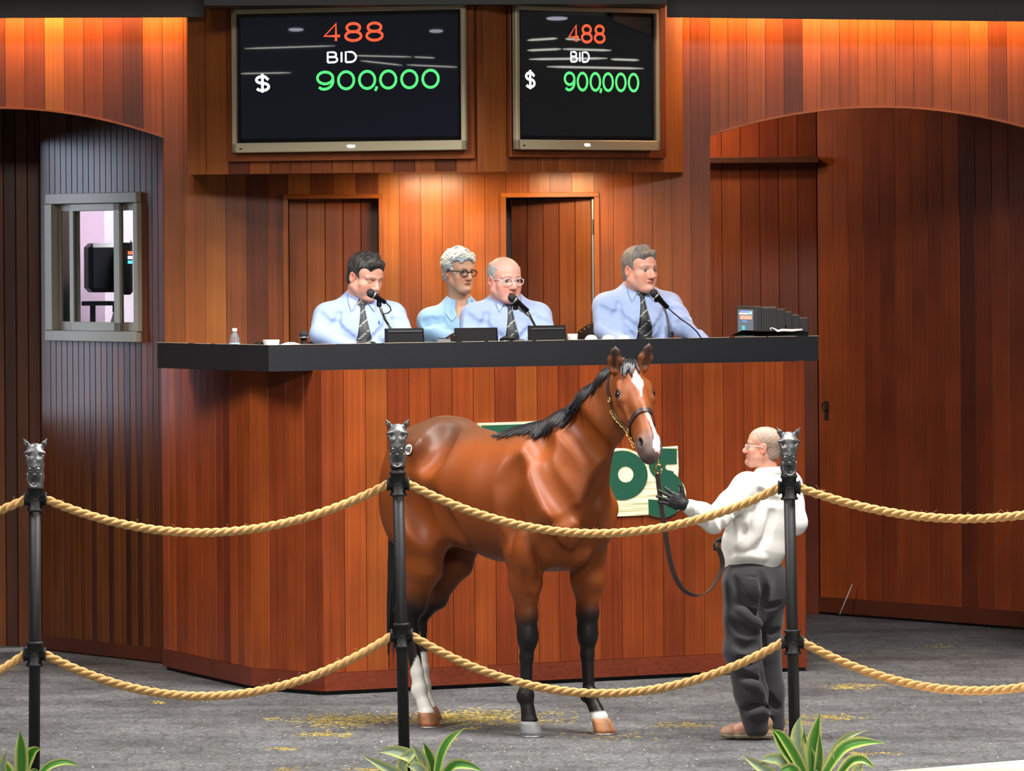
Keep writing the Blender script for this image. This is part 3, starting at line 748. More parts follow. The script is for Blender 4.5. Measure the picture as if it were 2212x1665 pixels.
for fn, n, x, y, w_ in ((onL, nl, 651, 66, 33), (onL, nl, 953, 69, 30), (onR, nr, 1181, 42, 44), (onR, nr, 1326, 28, 46)):
    A = mirrored(x, y, fn, n, 13.0 if fn is onL else 10.0); r = w_ / 2 * 46 / FPX
    tag(MB().lathe([(r * .6, .016), (r, .010), (r, 0), (r * .8, -.008), (r * .3, -.012)], A, 24).build('round_lamp', LAMPD), 'round hall lamp mirrored at the upper %s of the %s screen' % ('left' if x in (651, 1181) else 'right', 'wide' if fn is onL else 'angled'), 'lamp', 'hall ceiling round lamps')
# ================================================================== smooth solids: blended distance fields turned into one surface
class Field:
    def __init__(s, lo, hi, h):
        s.lo = np.array(lo, float); s.h = h
        s.n = np.ceil((np.array(hi, float) - s.lo) / h).astype(int) + 1
        s.ax = [(s.lo[i] + h * np.arange(s.n[i])).astype(np.float32) for i in range(3)]
        s.f = np.full(tuple(s.n), 1.0, np.float32)
    def region(s, lo, hi):
        a = np.maximum(np.floor((np.array(lo) - s.lo) / s.h).astype(int), 0); b = np.minimum(np.ceil((np.array(hi) - s.lo) / s.h).astype(int) + 1, s.n)
        if (b <= a).any(): return None
        sl = tuple(slice(a[i], b[i]) for i in range(3))
        X = s.ax[0][sl[0]][:, None, None]; Y = s.ax[1][sl[1]][None, :, None]; Z = s.ax[2][sl[2]][None, None, :]
        return sl, X, Y, Z
    def put(s, d, sl, k, sub):
        g = s.f[sl]
        if sub:
            d = -d
            if k > 0:
                h = np.maximum(k - np.abs(g - d), 0) / k; s.f[sl] = np.maximum(g, d) + h * h * k * .25
            else: s.f[sl] = np.maximum(g, d)
        elif k > 0:
            h = np.maximum(k - np.abs(g - d), 0) / k; s.f[sl] = np.minimum(g, d) - h * h * k * .25
        else: s.f[sl] = np.minimum(g, d)
    def cone(s, A, B, ra, rb, k=.02, sub=False, U=None, e=(1., 1.)):
        """tapered capsule; with U and e an elliptic one: radius scaled by e[0] along U and e[1] across"""
        A = np.array(A, float); B = np.array(B, float); m = max(ra, rb) * max(1., *e) + k + s.h * 3
        r = s.region(np.minimum(A, B) - m, np.maximum(A, B) + m)
        if r is None: return s
        sl, X, Y, Z = r; D = B - A; L2 = max(float(D @ D), 1e-9)
        px, py, pz = X - A[0], Y - A[1], Z - A[2]
        t = np.clip((px * D[0] + py * D[1] + pz * D[2]) / L2, 0, 1)
        qx, qy, qz = px - t * D[0], py - t * D[1], pz - t * D[2]; R = ra + (rb - ra) * t
        if U is None:
            d = np.sqrt(qx * qx + qy * qy + qz * qz) - R
        else:
            Dn = D / math.sqrt(L2); U = np.array(U, float); U = U - Dn * (U @ Dn); U /= np.linalg.norm(U); W = np.cross(Dn, U)
            qu = (qx * U[0] + qy * U[1] + qz * U[2]) / e[0]; qw = (qx * W[0] + qy * W[1] + qz * W[2]) / e[1]; qd = qx * Dn[0] + qy * Dn[1] + qz * Dn[2]
            d = (np.sqrt(qu * qu + qw * qw + qd * qd) - R) * min(1., *e)
        s.put(d.astype(np.float32), sl, k, sub); return s
    def loft(s, pts, U, k=.03):
        """chain of elliptic sections: (centre, half width along U, half depth)"""
        for (A, a0, b0), (B, a1, b1) in zip(pts[:-1], pts[1:]):
            A = np.array(A, float); B = np.array(B, float); m = max(a0, b0, a1, b1) + k + s.h * 3
            r = s.region(np.minimum(A, B) - m, np.maximum(A, B) + m)
            if r is None: continue
            sl, X, Y, Z = r; D = B - A; L = float(np.linalg.norm(D)); Dn = D / L
            u = np.array(U, float); u = u - Dn * (u @ Dn); u /= np.linalg.norm(u); W = np.cross(Dn, u)
            px, py, pz = X - A[0], Y - A[1], Z - A[2]
            ld = px * Dn[0] + py * Dn[1] + pz * Dn[2]; t = np.clip(ld / L, 0, 1)
            a = a0 + (a1 - a0) * t; b = b0 + (b1 - b0) * t; mn = np.minimum(a, b)
            qu = (px * u[0] + py * u[1] + pz * u[2]) / a; qw = (px * W[0] + py * W[1] + pz * W[2]) / b; qd = (ld - t * L) / mn
            d = (np.sqrt(qu * qu + qw * qw + qd * qd) - 1) * mn
            s.put(d.astype(np.float32), sl, k, False)
        return s
    def ell(s, c, r, R=None, k=.02, sub=False):
        c = np.array(c, float); r = np.array(r, float); m = r.max() + k + s.h * 3
        g = s.region(c - m, c + m)
        if g is None: return s
        sl, X, Y, Z = g; px, py, pz = X - c[0], Y - c[1], Z - c[2]
        if R is not None:
            R = np.array(R, float)
            px, py, pz = (px * R[0, i] + py * R[1, i] + pz * R[2, i] for i in range(3)) if False else (px * R[0, 0] + py * R[1, 0] + pz * R[2, 0], px * R[0, 1] + py * R[1, 1] + pz * R[2, 1], px * R[0, 2] + py * R[1, 2] + pz * R[2, 2])
        k0 = np.sqrt((px / r[0]) ** 2 + (py / r[1]) ** 2 + (pz / r[2]) ** 2) + 1e-6
        k1 = np.sqrt((px / r[0] ** 2) ** 2 + (py / r[1] ** 2) ** 2 + (pz / r[2] ** 2) ** 2) + 1e-6
        d = k0 * (k0 - 1) / k1
        s.put(d.astype(np.float32), sl, k, sub); return s
    def cut(s, p, n, k=0.0):
        """keep what lies behind the plane through p with outward normal n"""
        n = np.array(n, float); n /= np.linalg.norm(n); p = np.array(p, float)
        X = s.ax[0][:, None, None]; Y = s.ax[1][None, :, None]; Z = s.ax[2][None, None, :]
        d = (X - p[0]) * n[0] + (Y - p[1]) * n[1] + (Z - p[2]) * n[2]
        s.put(-d.astype(np.float32), (slice(None),) * 3, k, True); return s
    def surface(s, smooth=1):
        f = s.f; f[[0, -1]] = 1; f[:, [0, -1]] = 1; f[:, :, [0, -1]] = 1
        ins = f < 0; nx, ny, nz = f.shape
        c = ins[:-1, :-1, :-1].astype(np.int8)
        tot = sum(ins[i:nx - 1 + i, j:ny - 1 + j, k:nz - 1 + k].astype(np.int8) for i in (0, 1) for j in (0, 1) for k in (0, 1))
        I = np.argwhere((tot > 0) & (tot < 8)); idx = np.full((nx - 1, ny - 1, nz - 1), -1, np.int32); idx[tuple(I.T)] = np.arange(len(I))
        P = np.zeros((len(I), 3)); C = np.zeros(len(I))
        corner = {}
        for i in (0, 1):
            for j in (0, 1):
                for k in (0, 1): corner[(i, j, k)] = f[I[:, 0] + i, I[:, 1] + j, I[:, 2] + k]
        for a in range(3):
            o1, o2 = [q for q in range(3) if q != a]
            for u in (0, 1):
                for v in (0, 1):
                    c0 = [0, 0, 0]; c0[o1] = u; c0[o2] = v; c1 = list(c0); c1[a] = 1
                    f0, f1 = corner[tuple(c0)], corner[tuple(c1)]; m = (f0 < 0) != (f1 < 0)
                    t = np.where(m, f0 / np.where(m, f0 - f1, 1), 0)
                    pt = np.tile(np.array(c0, float), (len(I), 1)); pt[:, a] = t
                    P[m] += pt[m]; C[m] += 1
        P = P / C[:, None] + I
        V = s.lo + P * s.h; F = []
        for a in range(3):
            o1, o2 = (a + 1) % 3, (a + 2) % 3
            A0 = [slice(None)] * 3; A1 = [slice(None)] * 3; A0[a] = slice(0, -1); A1[a] = slice(1, None)
            x0, x1 = ins[tuple(A0)], ins[tuple(A1)]; E = np.argwhere(x0 != x1)
            ok = (E[:, o1] > 0) & (E[:, o2] > 0) & (E[:, o1] < s.n[o1] - 1) & (E[:, o2] < s.n[o2] - 1); E = E[ok]
            def cell(d1, d2):
                q = E.copy(); q[:, o1] += d1; q[:, o2] += d2; return idx[tuple(q.T)]
            q = np.stack([cell(-1, -1), cell(0, -1), cell(0, 0), cell(-1, 0)], 1)
            fl_ = ~x0[tuple(E.T)]; q[fl_] = q[fl_][:, ::-1]; F.append(q)
        F = np.concatenate(F); F = F[(F >= 0).all(1)]
        for it in range(smooth * 2):
            lam = .5 if it % 2 == 0 else -.52
            S = np.zeros_like(V); D = np.zeros(len(V))
            for a in range(4):
                np.add.at(S, F[:, a], V[F[:, (a + 1) % 4]]); np.add.at(S, F[:, a], V[F[:, (a + 3) % 4]]); np.add.at(D, F[:, a], 2)
            V = V + lam * (S / np.maximum(D, 1)[:, None] - V)
        return V, F
def normals_np(V, F):
    n = np.cross(V[F[:, 2]] - V[F[:, 0]], V[F[:, 3]] - V[F[:, 1]]); out = np.zeros_like(V)
    for a in range(4): np.add.at(out, F[:, a], n)
    return out / (np.linalg.norm(out, axis=1)[:, None] + 1e-12)
def solid(name, V, F, mat, parent=None, tint=None):
    me = bpy.data.meshes.new(name)
    me.vertices.add(len(V)); me.vertices.foreach_set('co', np.ascontiguousarray(V, np.float32).ravel())
    me.loops.add(len(F) * 4); me.polygons.add(len(F))
    me.polygons.foreach_set('loop_start', np.arange(0, len(F) * 4, 4)); me.polygons.foreach_set('loop_total', np.full(len(F), 4))
    me.loops.foreach_set('vertex_index', F.ravel().astype(np.int32))
    me.polygons.foreach_set('use_smooth', np.ones(len(F), bool))
    me.update(calc_edges=True); me.validate()
    me.materials.append(mat)
    if tint is not None:
        a = me.attributes.new('tint', 'FLOAT_COLOR', 'POINT')
        a.data.foreach_set('color', np.concatenate([tint, np.ones((len(V), 1))], 1).astype(np.float32).ravel())
    return link(name, me, parent)
def sstep(a, b, x):
    t = np.clip((x - a) / (b - a), 0, 1); return t * t * (3 - 2 * t)
def vnoise(P, s, seed=0):
    """cheap smooth noise in -1..1"""
    r = np.random.RandomState(seed); out = np.zeros(len(P))
    for i in range(5):
        d = r.normal(size=3); d /= np.linalg.norm(d); out += np.sin(P @ d * s * r.uniform(.7, 1.5) + r.uniform(0, 6.3))
    return out / 3.0
def mixc(c, col, w):
    w = np.clip(w, 0, 1)[:, None]; return c * (1 - w) + np.array(col) * w
# ================================================================== the horse
HO = fl(1080, 1576)
_c = math.cos(math.radians(45)); _s = math.sin(math.radians(45))
HF = Vector((_c, -_s, 0)); HR = Vector((-_s, -_c, 0))      # forward, and the horse's right (towards us)
def hp(f, r, z): return HO + HF * f + HR * r + Vector((0, 0, z))
hl = np.array(HR)
fd = Field((HO.x - .95, HO.y - 1.35, -.012), (HO.x + 1.15, HO.y + .85, 2.32), .0088)
HFn = np.array(HF); UP = np.array((0, 0, 1.))
# trunk
fd.loft([(hp(-.60, 0, 1.37), .20, .28), (hp(-.44, 0, 1.385), .265, .335), (hp(-.18, 0, 1.335), .300, .325), (hp(.08, 0, 1.290), .315, .338), (hp(.30, 0, 1.295), .285, .365), (hp(.48, 0, 1.31), .235, .33), (hp(.60, 0, 1.28), .19, .25)], hl, .06)
fd.cone(hp(.16, 0, 1.58), hp(.42, 0, 1.615), .05, .075, .10)                      # withers
fd.cone(hp(-.62, 0, 1.56), hp(-.30, 0, 1.64), .07, .07, .10)                      # croup line
for sd in (1, -1):
    Rf = np.array([list(HFn), list(hl), list(UP)]).T
    fd.ell(hp(-.52, .13 * sd, 1.40), (.22, .155, .27), Rf, .08)                   # rump
    fd.ell(hp(-.64, .11 * sd, 1.25), (.15, .13, .26), Rf, .07)                    # buttock
    fd.ell(hp(-.36, .24 * sd, 1.56), (.07, .05, .06), Rf, .08)                    # point of hip
    fd.ell(hp(.50, .185 * sd, 1.29), (.15, .085, .25), Rf, .06)                   # shoulder
    fd.cone(hp(.40, .15 * sd, 1.52), hp(.62, .19 * sd, 1.24), .07, .09, .06)      # shoulder blade to point of shoulder
    fd.ell(hp(.64, .12 * sd, 1.17), (.11, .10, .15), Rf, .05)                     # breast
    fd.ell(hp(.50, .13 * sd, 1.03), (.13, .085, .11), Rf, .05)
fd.ell(hp(.46, 0, 1.00), (.22, .12, .10), Rf, .06)
# near hind leg (right)
def leg(pts, k=.03):
    for (A, a0, b0), (B, a1, b1) in zip(pts[:-1], pts[1:]): fd.loft([(A, a0, b0), (B, a1, b1)], hl, k)
leg([(hp(-.50, .16, 1.28), .13, .22), (hp(-.42, .18, 1.08), .115, .185), (hp(-.44, .17, .90), .085, .125), (hp(-.52, .155, .70), .052, .075), (hp(-.57, .15, .60), .044, .064)], .05)
fd.cone(hp(-.55, .15, .80), hp(-.645, .15, .655), .030, .034, .03)                # hamstring cord to the point of hock
leg([(hp(-.575, .15, .60), .044, .062), (hp(-.555, .15, .52), .036, .046), (hp(-.505, .15, .30), .030, .037), (hp(-.488, .15, .225), .036, .044)], .02)
fd.ell(hp(-.492, .15, .200), (.046, .040, .044), Rf, .02)
leg([(hp(-.488, .15, .205), .036, .042), (hp(-.452, .15, .125), .033, .036), (hp(-.432, .15, .075), .046, .052)], .02)
# far hind leg (left)
leg([(hp(-0.500, -.15, 1.28), .13, .22), (hp(-0.460, -.165, 1.10), .105, .175), (hp(-0.520, -.15, .92), .08, .125), (hp(-0.660, -.14, .72), .052, .080), (hp(-0.783, -.13, .60), .044, .064)], .05)
fd.cone(hp(-0.690, -.14, .82), hp(-0.853, -.13, .65), .030, .034, .03)
leg([(hp(-0.788, -.13, .60), .044, .062), (hp(-0.776, -.13, .52), .036, .046), (hp(-0.751, -.13, .30), .030, .037), (hp(-0.746, -.13, .215), .036, .044)], .02)
fd.ell(hp(-0.751, -.13, .190), (.046, .040, .044), Rf, .02)
leg([(hp(-0.746, -.13, .200), .036, .042), (hp(-0.718, -.13, .12), .033, .036), (hp(-0.703, -.13, .075), .046, .052)], .02)
# near fore leg (right)
leg([(hp(.42, .175, 1.12), .10, .155), (hp(.39, .185, 1.00), .088, .125), (hp(.395, .188, .84), .070, .095), (hp(.40, .188, .66), .048, .060), (hp(.405, .187, .60), .050, .058)], .04)
fd.ell(hp(.410, .187, .545), (.060, .060, .072), Rf, .03)
leg([(hp(.405, .186, .50), .042, .046), (hp(.395, .184, .43), .033, .039), (hp(.390, .182, .28), .030, .036)], .02)
fd.ell(hp(.385, .182, .225), (.048, .045, .052), Rf, .02); fd.ell(hp(.350, .182, .21), (.024, .026, .03), Rf, .02)
leg([(hp(.388, .182, .215), .036, .042), (hp(.402, .182, .14), .033, .036), (hp(.412, .182, .085), .046, .050)], .02)
# far fore leg (left), the foot set forward
leg([(hp(.50, -.16, 1.12), .10, .155), (hp(.51, -.17, 1.00), .088, .125), (hp(.515, -.178, .84), .070, .095), (hp(.512, -.18, .66), .048, .060), (hp(.51, -.18, .60), .050, .058)], .04)
fd.ell(hp(.512, -.18, .545), (.060, .060, .072), Rf, .03)
leg([(hp(.51, -.18, .50), .042, .046), (hp(.508, -.18, .43), .033, .039), (hp(.515, -.18, .28), .030, .036)], .02)
fd.ell(hp(.518, -.18, .220), (.048, .045, .050), Rf, .02); fd.ell(hp(.486, -.18, .20), (.024, .026, .03), Rf, .02)
leg([(hp(.522, -.18, .210), .036, .042), (hp(.570, -.18, .135), .033, .036), (hp(.600, -.18, .088), .046, .050)], .02)
# neck
nkU = np.array((-.72, -.69, 0.))
NK = [(hp(.44, 0, 1.39), .165, .295), (at(1252, 968, 29.98), .130, .215), (at(1299, 900, 29.86), .098, .160), (at(1336, 842, 29.76), .078, .118)]
fd.loft([(tuple(a), b_, c_) for a, b_, c_ in NK], nkU, .06)
# head
HP0 = at(1357, 790, 29.7)
ha = Vector((.217, -.634, -.743)).normalized(); hlat = Vector((-.946, -.324, -.03)); hlat = (hlat - ha * hlat.dot(ha)).normalized(); hn = hlat.cross(ha)
if hn.y > 0: hn = -hn
def hd(s, w_, n): return HP0 + ha * s + hlat * w_ + hn * n
HL = np.array(hlat); RH = np.array([list(ha), list(hlat), list(hn)]).T
fd.cone(at(1330, 835, 29.80), hd(.08, 0, -.09), .085, .085, .05)
fh = fd
fh.loft([(hd(.00, 0, -.055), .070, .065), (hd(.07, 0, -.06), .082, .085), (hd(.17, 0, -.075), .086, .105), (hd(.26, 0, -.082), .074, .102), (hd(.36, 0, -.076), .058, .082), (hd(.46, 0, -.066), .053, .068), (hd(.54, 0, -.062), .060, .062), (hd(.575, 0, -.066), .052, .052)], HL, .03)
for sd in (1, -1):
    fh.ell(hd(.17, .055 * sd, -.135), (.115, .036, .085), RH, .04)       # cheek
    fh.cone(hd(.13, .074 * sd, -.006), hd(.21, .088 * sd, -.032), .027, .026, .03)   # brow and bone below the eye
    fh.cone(hd(.22, .074 * sd, -.055), hd(.36, .052 * sd, -.072), .018, .012, .03)   # cheek ridge
    fh.ell(hd(.525, .046 * sd, -.028), (.042, .024, .030), RH, .02)      # nostril wall
    fh.ell(hd(.527, .064 * sd, -.014), (.032, .015, .018), RH, .008, True)
    fh.ell(hd(.185, .116 * sd, -.024), (.027, .020, .019), RH, .010, True)
fh.cone(hd(.05, 0, .005), hd(.30, 0, .004), .045, .030, .05)              # forehead and nasal bone
fh.cone(hd(.30, 0, .000), hd(.50, 0, -.014), .030, .026, .04)
fh.ell(hd(.575, 0, -.045), (.036, .046, .034), RH, .02)                  # upper lip
fh.ell(hd(.565, 0, -.105), (.040, .034, .024), RH, .02)                  # lower lip
fh.cone(hd(.52, 0, -.105), hd(.26, 0, -.165), .026, .030, .04)           # lower jaw
fh.cone(hd(.604, .06, -.084), hd(.604, -.06, -.084), .006, .006, .008, True)
# ears
EAR = []
for (b_, t_, o_) in (((1328, 800), (1330, 748), (-.25, -.90, .1)), ((1388, 796), (1403, 742), (.45, -.85, .1))):
    B_ = at(b_[0], b_[1], 29.66); T_ = at(t_[0], t_[1], 29.62); M_ = B_ + (T_ - B_) * .45
    o_ = Vector(o_).normalized()
    EAR.append((B_, T_))
    U_ = np.array((T_ - B_).cross(o_).normalized())
    fh.loft([(B_, .030, .026), (M_, .041, .026), (B_ + (T_ - B_) * .8, .025, .016), (T_, .006, .006)], U_, .012)
    fh.cone(B_ + (T_ - B_) * .12 + o_ * .030, B_ + (T_ - B_) * .74 + o_ * .022, .022, .010, .008, True)
# muscle lines: grooves and ridges laid on the first surface
V, F = fd.surface(1)
_bv = BVHTree.FromPolygons([tuple(v) for v in V], [tuple(int(i) for i in f) for f in F])
def muscle(pix, r, dep, k, sub=True):
    dep *= .42; r *= 1.3; k *= 1.5
    prev = None; P = []
    for (a, b_) in zip(pix[:-1], pix[1:]):
        for j in range(4): P.append((a[0] + (b_[0] - a[0]) * j / 4, a[1] + (b_[1] - a[1]) * j / 4))
    P.append(pix[-1])
    for i, (x, y) in enumerate(P):
        q = _bv.ray_cast(CP, ray(x, y).normalized())
        if q[0] is None: prev = None; continue
        t = i / (len(P) - 1); e = math.sin(math.pi * min(1, max(0, t * .9 + .05)))
        p = q[0] + q[1] * (r - dep * e if sub else -r + dep * e)
        if prev is not None: fd.cone(prev, p, r, r, k, sub)
        prev = p
muscle([(1168, 945), (1162, 985), (1178, 1030), (1200, 1075), (1225, 1110)], .030, .020, .05)
muscle([(1120, 1000), (1098, 1050), (1100, 1110), (1118, 1160)], .035, .016, .05)
muscle([(1335, 985), (1305, 1030), (1285, 1075), (1272, 1110)], .022, .018, .04)
muscle([(1275, 1105), (1272, 1150), (1255, 1195)], .020, .018, .04)
muscle([(1210, 1125), (1235, 1105), (1262, 1112)], .016, .012, .03)
muscle([(925, 1075), (950, 1115), (985, 1155)], .030, .018, .06)
muscle([(880, 1060), (905, 1110), (915, 1160)], .030, .014, .06)
muscle([(965, 930), (945, 965), (925, 1000)], .030, .012, .06)
muscle([(1150, 1190), (1160, 1230), (1158, 1265)], .012, .010, .025)
muscle([(1175, 1150), (1200, 1185), (1215, 1200)], .018, .014, .03)
muscle([(1225, 900), (1260, 940), (1290, 985)], .030, .012, .06)
muscle([(1130, 1160), (1128, 1200), (1132, 1240)], .025, .012, .04, False)
muscle([(1335, 880), (1345, 900), (1357, 922)], .010, .006, .02)
V, F = fd.surface(2)
# --- coat colours
Vw = V - np.array(HO); f_ = Vw @ HFn; r_ = Vw @ hl; z_ = V[:, 2]
Hs = (V - np.array(HP0)) @ np.array(ha); Hw = (V - np.array(HP0)) @ HL; Hn = (V - np.array(HP0)) @ np.array(hn)
nz = vnoise(V, 28, 3); nz2 = vnoise(V, 9, 5)
nrm = normals_np(V, F)
col = np.tile(np.array((.200, .045, .0075)), (len(V), 1))
col = mixc(col, (.245, .060, .010), sstep(-.2, .8, nz2) * .6)
ishead = (Hs > -.06) & (z_ > 1.45) & (np.abs(Hw) < .16) & (Hn > -.26) & (Hs < .66)
notleg = z_ > .98
col = mixc(col, (.060, .026, .015), sstep(1.46, 1.66, z_) * (~ishead) * sstep(.0, -.28, f_) * .9)   # darker top line
col = mixc(col, (.10, .040, .018), sstep(1.56, 1.66, z_) * (~ishead) * sstep(.55, .3, f_) * .7)
# black points
isfore = f_ > .1
kn = np.where(isfore, .70, .72) + .025 * nz
blk = sstep(.10, -.09, z_ - kn)
col = mixc(col, (.012, .010, .010), blk)
col = mixc(col, (.030, .014, .010), (z_ < 1.12) * (~isfore) * (r_ < .02) * sstep(1.15, 1.0, z_) * .35)  # far hind leg and underside darkened, shade put into the coat
# white: hind socks, the far fore coronet
edge = .335 + .05 * nz + .05 * np.sin(np.arctan2(r_ - .15, f_ + .5) * 2)
hw = (~isfore) * (r_ > 0) * sstep(.012, -.012, z_ - edge)
col = mixc(col, (.80, .76, .70), hw)
col = mixc(col, (.72, .68, .62), (~isfore) * (r_ < 0) * sstep(.012, -.012, z_ - .36 - .04 * nz))
col = mixc(col, (.74, .70, .64), isfore * (r_ < 0) * sstep(.008, -.008, z_ - .118 - .012 * nz))
# face: dark muzzle, star, stripe and snip
hcol = (.215, .062, .018)
col = mixc(col, hcol, ishead * .7)
muz = ishead * sstep(.43, .56, Hs + .03 * nz * .3 + .25 * np.clip(-Hn - .08, 0, 1))
col = mixc(col, (.115, .088, .080), muz * .9)
col = mixc(col, (.05, .03, .025), ishead * sstep(.042, .026, np.sqrt((Hs - .185) ** 2 + (np.abs(Hw) - .106) ** 2 + (Hn + .024) ** 2)))
col = mixc(col, (.012, .009, .009), ishead * sstep(.024, .015, np.sqrt((Hs - .527) ** 2 * .4 + (np.abs(Hw) - .062) ** 2 + (Hn + .016) ** 2)))
front = (Hn > -.035) & ishead
star = np.maximum(np.abs(Hw + .006 - .02 * (Hs - .14)) / .034, 0) + np.abs(Hs - .150) / .062 + .22 * nz
col = mixc(col, (.88, .85, .82), front * sstep(1.08, .92, star))
st2 = np.abs(Hw + .002) / (.0045)
col = mixc(col, (.70, .6, .55), front * (Hs > .19) * (Hs < .26) * sstep(1.2, .7, st2) * .7)
sw = .009 + .010 * sstep(.36, .56, Hs)
sc_ = -.004 - .030 * sstep(.30, .50, Hs) + .012 * sstep(.50, .58, Hs)
strp = np.abs(Hw - sc_) / sw + .12 * nz
col = mixc(col, (.90, .86, .84), (Hn > -.06) * ishead * (Hs > .335) * (Hs < .585) * sstep(1.1, .9, strp))
col = mixc(col, (.85, .56, .52), (Hn > -.08) * ishead * sstep(.50, .56, Hs) * (Hs < .60) * sstep(.9, .6, strp) * .8)
for (B_, T_) in EAR:
    B_ = np.array(B_); D_ = np.array(T_) - B_; L_ = np.linalg.norm(D_); tt = (V - B_) @ D_ / L_ ** 2; dist = np.linalg.norm(V - B_ - np.clip(tt, 0, 1)[:, None] * D_, axis=1)
    on = (dist < .045) & (tt > .0)
    col = mixc(col, (.045, .022, .016), on * sstep(.35, .75, tt))
    dirn = (V - B_ - tt[:, None] * D_); inner = (nrm @ np.array((0, -1., 0)) > .15) & (dist < .021)
    col = mixc(col, (.05, .028, .022), on * inner * .85)
COAT = attr_mat('bay_coat', rough=.46, spec=.26, nscale=90, nvar=.10, bump=.05, bscale=300)
horse = solid('horse', V, F, COAT, None, col)
tag(horse, 'bright bay horse with a white star and stripe and one white hind sock', 'horse')
hbvh = BVHTree.FromPolygons([tuple(v) for v in V], [tuple(int(i) for i in f) for f in F])
def hcast(px, py, off=0.0):
    r = ray(px, py).normalized(); p, n, i, d = hbvh.ray_cast(CP, r)
    return (None, None) if p is None else (p + n * off, n)
# --- hooves
HOOF = attr_mat('hoof_horn', rough=.5, nscale=40, nvar=.2)
SHOE = plain('steel_shoe', (.5, .5, .5), .35, metal=.9)
def hoof(f, r, toe, base, tip, dark):
    """front wall slopes back to the coronet; toe: metres the toe reaches forward"""
    Vh, Fh, ch = [], [], []; n = 24; prof = [(0.0, 1.0), (.30, .95), (.75, .86), (1.0, .80)]
    for t, sc in prof:
        for k in range(n):
            q = 2 * math.pi * k / n; cx = math.cos(q); sy = math.sin(q)
            rf = (.072 if cx > 0 else .050) * sc; rs = .063 * sc
            p = hp(f + toe * (1 - t) + cx * rf - .012 * t, r + sy * rs, .006 + t * .078)
            Vh.append(p); w_ = min(1, max(0, (cx + .3)))
            c = Vector(base) * (1 - t * .3) + Vector(tip) * (t * .3)
            if dark and abs(math.sin(q * 2 + 1)) > .8: c = c * .6
            ch.append(tuple(c))
    for i in range(3):
        for k in range(n): Fh.append((i * n + k, i * n + (k + 1) % n, (i + 1) * n + (k + 1) % n, (i + 1) * n + k))
    Fh.append(tuple(range(n - 1, -1, -1))); Fh.append(tuple(3 * n + k for k in range(n)))
    o = mesh('hoof', Vh, Fh, HOOF, horse, True)
    a = o.data.attributes.new('tint', 'FLOAT_COLOR', 'POINT'); a.data.foreach_set('color', [x for c in ch for x in (*c, 1)])
    ring = [hp(f + toe + math.cos(q) * (.073 if math.cos(q) > 0 else .048), r + math.sin(q) * .0635, .004) for q in [math.radians(d) for d in range(-140, 141, 14)]]
    MB().tube(ring, (.0045), 6).build('horseshoe', SHOE, o)
hoof(.415, .182, .010, (.20, .20, .205), (.26, .26, .265), False)
hoof(.612, -.18, .022, (.42, .17, .065), (.50, .25, .12), True)
hoof(-.425, .15, .010, (.36, .14, .055), (.42, .2, .1), True)
hoof(-.696, -.13, .010, (.36, .17, .08), (.42, .2, .1), True)
# --- eyes
EYE = plain('horse_eye', (.006, .004, .004), .05, spec=.8, coat=.6)
for sd in (1, -1):
    MB().sphere(hd(.187, .088 * sd, -.026), .0265, 16, 12).build('eye', EYE, horse)
# --- hair: tapered locks
HAIR = plain('black_hair', (.010, .010, .012), .36, spec=.5, var=.4, scale=300)
hr = random.Random(5)
def lock(m, p0, d0, d1, L, r0, n=6, seg=7, wob=.01, out=None):
    pts = []; rs = []; a = Vector((hr.uniform(-1, 1), hr.uniform(-1, 1), 0)) * wob
    for i in range(seg):
        t = i / (seg - 1)
        pts.append(p0 + d0 * (L * t * (1 - .5 * t)) + d1 * (L * .5 * t * t) + a * math.sin(t * 3.1))
        rs.append(max(.0012, r0 * (1 - t ** 1.6) ** .8))
        if out is not None:
            q, nq, _i, _d = hbvh.find_nearest(pts[-1])
            if q is not None and (pts[-1] - q).dot(nq) < out: pts[-1] = q + nq * out
    m.tube(pts, rs, n)
mane = MB()
cw = []
for j in range(len(NK)):
    A_ = Vector(NK[max(j - 1, 0)][0]); B_ = Vector(NK[min(j + 1, len(NK) - 1)][0]); D_ = (B_ - A_).normalized()
    u_ = Vector(nkU); u_ = (u_ - D_ * u_.dot(D_)).normalized(); W_ = D_.cross(u_)
    if W_.z < 0: W_ = -W_
    cw.append((Vector(NK[j][0]), W_))
def crest_pt(c, W_):
    p, n, i, d = hbvh.ray_cast(c + W_ * .6, -W_); return p if p is not None else c + W_ * .1
_cl = []
for j in range(len(cw) - 1):
    for k in range(6):
        t = k / 6; _cl.append(crest_pt(cw[j][0].lerp(cw[j + 1][0], t), cw[j][1].lerp(cw[j + 1][1], t).normalized()))
cw = [q for q in _cl if q.z > 1.60] + [hd(-.035, 0, .0)]
def along(pts, t):
    t = max(0, min(.9999, t)) * (len(pts) - 1); i = int(t); return pts[i].lerp(pts[i + 1], t - i)
for i in range(380):
    t = (i + hr.random()) / 380
    p = along(cw, t) + Vector((hr.uniform(-.012, .012), hr.uniform(-.03, .03), hr.uniform(-.010, .008)))
    tang = (along(cw, t + .05) - along(cw, t - .05)).normalized()
    L = (.15 + .05 * math.sin(3 * t)) * hr.uniform(.7, 1.15)
    dn = Vector((-.35, -.55, -.75)).normalized()
    lock(mane, p, (dn * .8 - tang * .75 + Vector((0, 0, .25))).normalized(), (dn - tang * .6).normalized(), L, .0115, wob=.006, out=.009)
mane.build('mane', HAIR, horse)
fo = MB()
